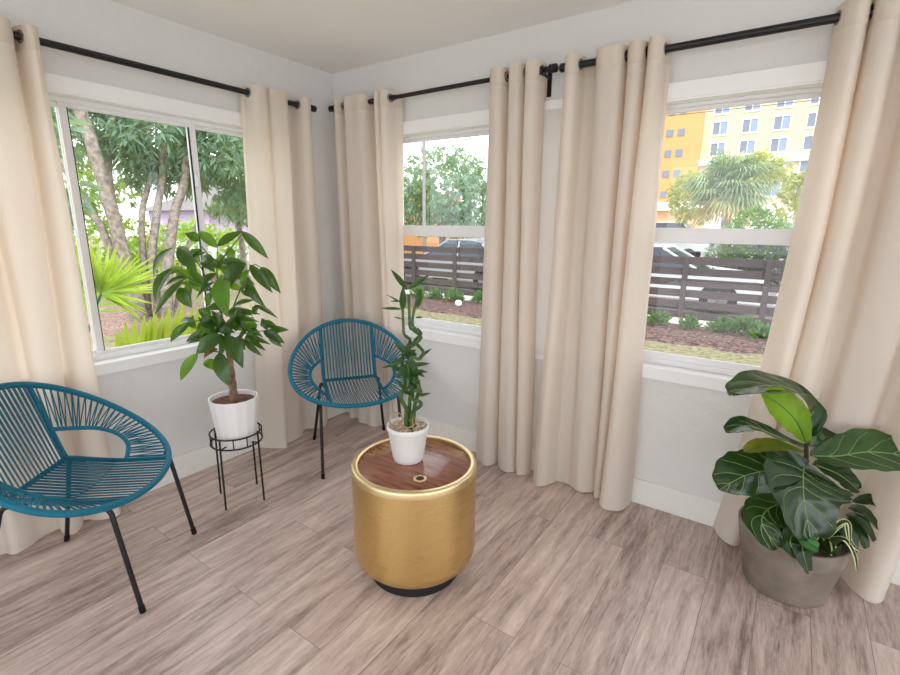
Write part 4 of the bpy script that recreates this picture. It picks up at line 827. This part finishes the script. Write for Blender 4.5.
# vehicles behind the fence
def car(loc, length, hgt, width, body, label, facing=1, van=False):
    o = tag(empty('car', loc), label, 'car', None); S = facing
    L_, H_, W_ = length, hgt, width
    if van: low = [(0,.30),(0,.62),(.02,.66),(.98,.66),(1,.6),(1,.30)]; cab = [(.02,.62),(.05,.97),(.5,1),(.72,.99),(.84,.64)]
    else: low = [(0,.24),(0,.50),(.02,.60),(.18,.65),(.66,.64),(.92,.56),(.99,.48),(1,.24)]; cab = [(.10,.62),(.24,.93),(.36,1),(.52,.985),(.72,.63)]
    def prism(b, prof, w0, w1, zmid):
        n = len(prof); vs = []
        for sy in (-1, 1):
            for (u, v) in prof:
                w_ = w0 if v <= zmid else w0+(w1-w0)*(v-zmid)/(1-zmid)
                vs.append((S*(u-.5)*L_, sy*w_/2, v*H_))
        b.add(vs, [tuple(range(n)), tuple(range(2*n-1, n-1, -1))]+[(i, (i+1) % n, n+(i+1) % n, n+i) for i in range(n)])
    b = MB(); prism(b, low, W_, W_*.96, .5); b.build('body', body, o, False, .05, 3)
    b = MB(); prism(b, cab, W_*.92, W_*.74, .62); b.build('cabin_glass', M['carglass'], o, False, .03, 2)
    b = MB(); tp = [(u, v) for u, v in cab if v > .9]; tp = [(tp[0][0]-.005, tp[0][1]-.012)]+[(u, v+.012) for u, v in tp]+[(tp[-1][0]+.005, tp[-1][1]-.012)]; prism(b, tp, W_*.78, W_*.74, .9); b.build('roof', body, o, False, .02, 2)
    b = MB()
    for sy in (-1,1):
        for (u0, v0_, u1_, v1_) in ((.0,0,0,0),):
            pass
        for (pa, pb) in ((cab[0], cab[1]), (cab[-1], cab[-2]), ((.42,.63),(.42,.985))):
            def q(p_): 
                w_ = W_*.92+(W_*.74-W_*.92)*max(0,(p_[1]-.62))/.38; return (S*(p_[0]-.5)*L_, sy*w_/2, p_[1]*H_)
            b.tube([q(pa), q(pb)], .03, 6)
    b.build('pillars', body, o)
    for u in (.19, .81):
        for sy in (-1,1):
            x, y, R_ = S*(u-.5)*L_, sy*(W_/2-.09), .325
            b = MB(); b.torus((x,y+sy*.04,R_), (0,1,0), R_-.075, .095, 30, 10); w_ = b.build('tyre', M['tyre'], o)
            b = MB(); b.tube([(x,y+sy*.08,R_),(x,y+sy*.12,R_)], .2, 20)
            for k in range(5): a = 2*pi*k/5; b.tube([(x,y+sy*.125,R_),(x+.19*cos(a),y+sy*.125,R_+.19*sin(a))], .022, 6)
            b.build('wheel_rim', M['rim'], w_)
            b = MB(); b.tube([(x,sy*(W_/2-.25),R_+.03),(x,sy*(W_/2+.004),R_+.03)], .385, 30); b.build('wheel_arch', M['tyre'], o)
    b = MB(); [b.box(S*(.985-.5)*L_-.06, S*(.985-.5)*L_+.06, sy*W_*.4-.14, sy*W_*.4+.15, .5*H_-.07, .5*H_+.05) for sy in (-1,1)]; b.build('headlight', M['headlamp'], o, False, .02)
    b = MB(); [b.box(S*(.012-.5)*L_-.05, S*(.012-.5)*L_+.05, sy*W_*.4-.12, sy*W_*.4+.15, .5*H_-.03, .5*H_+.1) for sy in (-1,1)]; b.build('tail_light', M['red'], o, False, .02)
    return o
car((.20,10.6,-.42), 4.5, 1.45, 1.8, M['carwhite'], 'white car parked behind the slat fence in the right window')
car((4.9,10.7,-.42), 4.4, 1.42, 1.8, M['carwhite'], 'white car mostly hidden behind the slat fence and right curtain', -1)
car((-5.9,10.6,-.42), 4.5, 1.47, 1.8, M['cargrey'], 'silver car parked behind the slat fence in the corner window', -1)
car((-3.6,29,-.42), 5.0, 2.15, 2.0, M['carwhite'], 'white van in the distance under the orange building', 1, True)

# trees on the street side
tree('tree', (-8.7,13.5,-.42), [([(-8.7,13.5,-.5),(-8.75,13.5,1.4),(-8.6,13.6,2.8)], .16,.08)], [(6500,(-8.6,13.4,2.75),(2.3,1.5,1.75),.19,.075,21,.5,.4,-.2), (3000,(-7.4,13.2,2.2),(1.5,1.2,1.4),.19,.075,22,.5,.4,-.2), (2000,(-9.8,13.2,2.1),(1.1,1.1,1.1),.19,.075,23,.5,.4,-.2)], M['oak'], 'full green tree filling the corner window')
b = MB(); b.tube([(-8.2,11.6,-.45),(-8.2,11.6,4.75)], .06, 12); tag(b.build('utility_pole', M['pole']), 'pale utility pole in front of the green tree in the corner window', 'pole')
o = tag(empty('cabin', (-16.4,20,-.42)), 'low orange building peeking past the tree in the corner window', 'building'); loc = (-16.4,20,-.42)
b = MB(); b.box(-18.8,-14.9,20,24,-.42,3.2); b.build('wall', M['orange'], o, False, local=loc); b = MB(); b.box(-19,-14.7,19.8,24.2,3.2,3.35); b.build('roof', M['whitewall'], o, False, local=loc)
# cabbage palm
o = tag(empty('cabbage_palm', (.3,22,-.42)), 'silvery cabbage palm in front of the apartment building', 'palm'); loc = (.3,22,-.42)
b = MB(); P = [(.3+.05*sin(z*2), 22, z) for z in [-.5+.1*i for i in range(37)]]; b.tube(P, [.19+.03*(i % 2) for i in range(37)], 10); b.build('trunk', M['trunk'], o, local=loc)
b = MB(); bt = MB(); rng = random.Random(31)
for k in range(86):
    a = rng.uniform(0, 2*pi); el = rng.uniform(-.8, 1.35); hub = Vector((.25,22,3.05)); d = Vector((cos(a)*cos(el), sin(a)*cos(el), sin(el)))
    L0 = rng.uniform(.6,1.1); c = hub+d*L0
    side = d.cross(Vector((0,0,1))).normalized(); up = side.cross(d)
    tgt = bt if el < -.45 else b
    for j in range(15):
        g = -1.25+2.5*j/14; dd = (d*cos(g)+side*sin(g)).normalized(); L_ = (1.45-.3*abs(g))*rng.uniform(.85,1.1)
        mid = c+dd*L_*.55+up*.02; end = c+dd*L_*.95+Vector((0,0,-.32-.25*rng.random()))
        w_ = .028; sd = dd.cross(up).normalized(); i = len(tgt.v)
        tgt.v += [tuple(c-sd*.008), tuple(c+sd*.008), tuple(mid+sd*w_), tuple(mid-sd*w_), tuple(end)]; tgt.f += [(i,i+1,i+2,i+3), (i+3,i+2,i+4)]
    b.tube([hub, c], .02, 5)
b.build('fronds', M['palm'], o, smooth=False, local=loc); bt.build('dry_fronds', M['palmtan'], o, smooth=False, local=loc)
bush('bush', (1.75,16,-.42), (1.05,.9,1.30), 3200, .13,.06, M['lime'], 41, 'bright green rounded bush below the cabbage palm', thr=-.6) if False else None
b = MB(); crown(b, 3400, (1.72,16,1.0), (.85,.7,1.15), .13,.055, 41, -.3, .6, -.5); tag(b.build('bush', M['bushgreen'], smooth=False), 'bright green rounded bush below the cabbage palm', 'bush')
for bx_, bz_, sd_, lb_ in ((1.0, .6, 42, 'dull green bush low to the left of the bright rounded bush'), (2.5, .7, 43, 'dull green bush low to the right of the bright rounded bush')):
    b = MB(); crown(b, 2000, (bx_,17,bz_), (.7,.6,1.0), .14, .06, sd_, -.2, .6, -.5); tag(b.build('bush', M['oak'], smooth=False), lb_, 'bush')
tree('tree', (.4,27,-.42), [([(.4,27,-.5),(.4,27,1.5),(.5,27,3.5)], .2,.1)], [(2600,(-1.9,27,3.1),(1.3,1.2,1.5),.24,.1,51), (2600,(.4,27.5,4.3),(1.9,1.2,1.0),.24,.1,52), (1800,(2.9,27,2.6),(1.2,1.2,1.5),.24,.1,53)], M['olive'], 'yellow-green broad tree behind the cabbage palm')
bush('hedge', (4.5,15.5,-.42), (3.6,.8,.85), 3800, .16,.07, M['hedge'], 61, 'dark grey-green hedge behind the cars in the right window', 'hedge')

# apartment building
o = tag(empty('apartment_building', (-4,80,-.42)), 'tall beige and orange apartment building across the street', 'building'); loc = (-4,80,-.42)
b = MB(); b.box(-10.3,30,80,96,-.42,34); b.build('beige_wall', M['beige'], o, False, local=loc)
b = MB(); b.box(-40,-10.3,79.6,96,-.42,34); b.build('orange_wall', M['orange'], o, False, local=loc)
b = MB(); b.box(-10.3,30,79.5,80,10.2,11.0); b.build('white_band', M['whitewall'], o, False, local=loc)
b = MB(); b.box(-40,-8.6,77.5,79.6,3.9,5.1); b.build('fascia', M['whitewall'], o, False, local=loc)
b = MB(); b.box(-40,-8.6,78.5,79.6,-.42,3.9); b.build('ground_floor', M['peach'], o, False, local=loc)
b = MB(); b.box(1.2,9.5,78.6,80,7.0,8.5); b.build('awning', M['awning'], o, False, local=loc)
b = MB(); b.box(-8.6,30,79.2,80,-.42,4.6); b.build('white_base', M['whitewall'], o, False, local=loc)
rng = random.Random(8)
for x in [-8.1+3.67*k for k in range(0, 7)]:
    for z in (26.6,23.75,20.9,18.0,15.2,12.4,9.35,6.6):
        b = MB()
        w_, h_ = .88, .82
        b.box(x-w_-.16, x+w_+.16, 79.86, 80, z-h_-.2, z-h_); b.box(x-w_-.16, x+w_+.16, 79.86, 80, z+h_, z+h_+.16); b.box(x-w_-.16, x-w_, 79.86, 80, z-h_, z+h_); b.box(x+w_, x+w_+.16, 79.86, 80, z-h_, z+h_); b.box(x-.05, x+.05, 79.88, 80, z-h_, z+h_)
        f_ = b.build('window', M['whitewall'], o, False, local=loc)
        b = MB(); b.box(x-w_, x-.05, 79.95, 80, z-h_, z+h_); b.build('pane', M['darkwin'], f_, False, local=loc)
        b = MB(); b.box(x+.05, x+w_, 79.95, 80, z-h_, z+h_); b.build('pane', M['greywin'], f_, False, local=loc)
for x in (-14.65,-13.1,-19.6,-18.0):
    for z in (20.9,18.08,15.08,12.2,9.3,6.3):
        b = MB(); b.box(x-.46, x+.46, 79.5, 79.6, z-.5, z+.5); b.build('window', M['darkwin'], o, False, local=loc)
for k, (z0, lab) in enumerate(((4.93,'thin utility wire crossing in front of the apartment building'),)):
    b = MB(); b.tube([(-30+2*i, 15, z0+.25*((i-16)/16)**2-.004*(i-16)) for i in range(33)], .012, 5); tag(b.build('utility_wire', M['wire']), lab, 'wire')

# ------------------------------------------------------------------ light
w = bpy.data.worlds.new('sky'); scene.world = w; w.use_nodes = True
bg = w.node_tree.nodes['Background']; bg.inputs[0].default_value = (.93,.965,1,1); bg.inputs[1].default_value = SKY
L_ = bpy.data.lights.new('sun', 'SUN'); L_.energy = SUN; L_.angle = radians(12); L_.color = (1,.95,.86)
so = bpy.data.objects.new('sun', L_); COL.objects.link(so); so.rotation_euler = Vector((-.55,.62,-.85)).to_track_quat('-Z','Y').to_euler()
# ------------------------------------------------------------------ camera
cam = bpy.data.cameras.new('camera'); cam.sensor_width = 36; cam.lens = 485.89/900*36; cam.clip_end = 400; cam.clip_start = .05
co = bpy.data.objects.new('camera', cam); COL.objects.link(co)
yaw, tilt, roll = -.6071, .2277, .0089
fwv = Vector((sin(yaw)*cos(tilt), cos(yaw)*cos(tilt), -sin(tilt))); rv = Vector((cos(yaw), -sin(yaw), 0)); uv = rv.cross(fwv)
r2 = rv*cos(roll)+uv*sin(roll); u2 = uv*cos(roll)-rv*sin(roll)
co.matrix_world = Matrix(((r2.x,u2.x,-fwv.x,2.8426),(r2.y,u2.y,-fwv.y,-2.6055),(r2.z,u2.z,-fwv.z,1.5),(0,0,0,1)))
scene.camera = co
scene.view_settings.view_transform = 'Standard'; scene.view_settings.look = 'None'; scene.view_settings.gamma = 1; scene.view_settings.exposure = EXPO
try:
    scene.cycles.use_denoising = True; scene.cycles.max_bounces = 12; scene.cycles.diffuse_bounces = 6; scene.cycles.transparent_max_bounces = 24
    scene.cycles.sample_clamp_indirect = 6
except Exception: pass
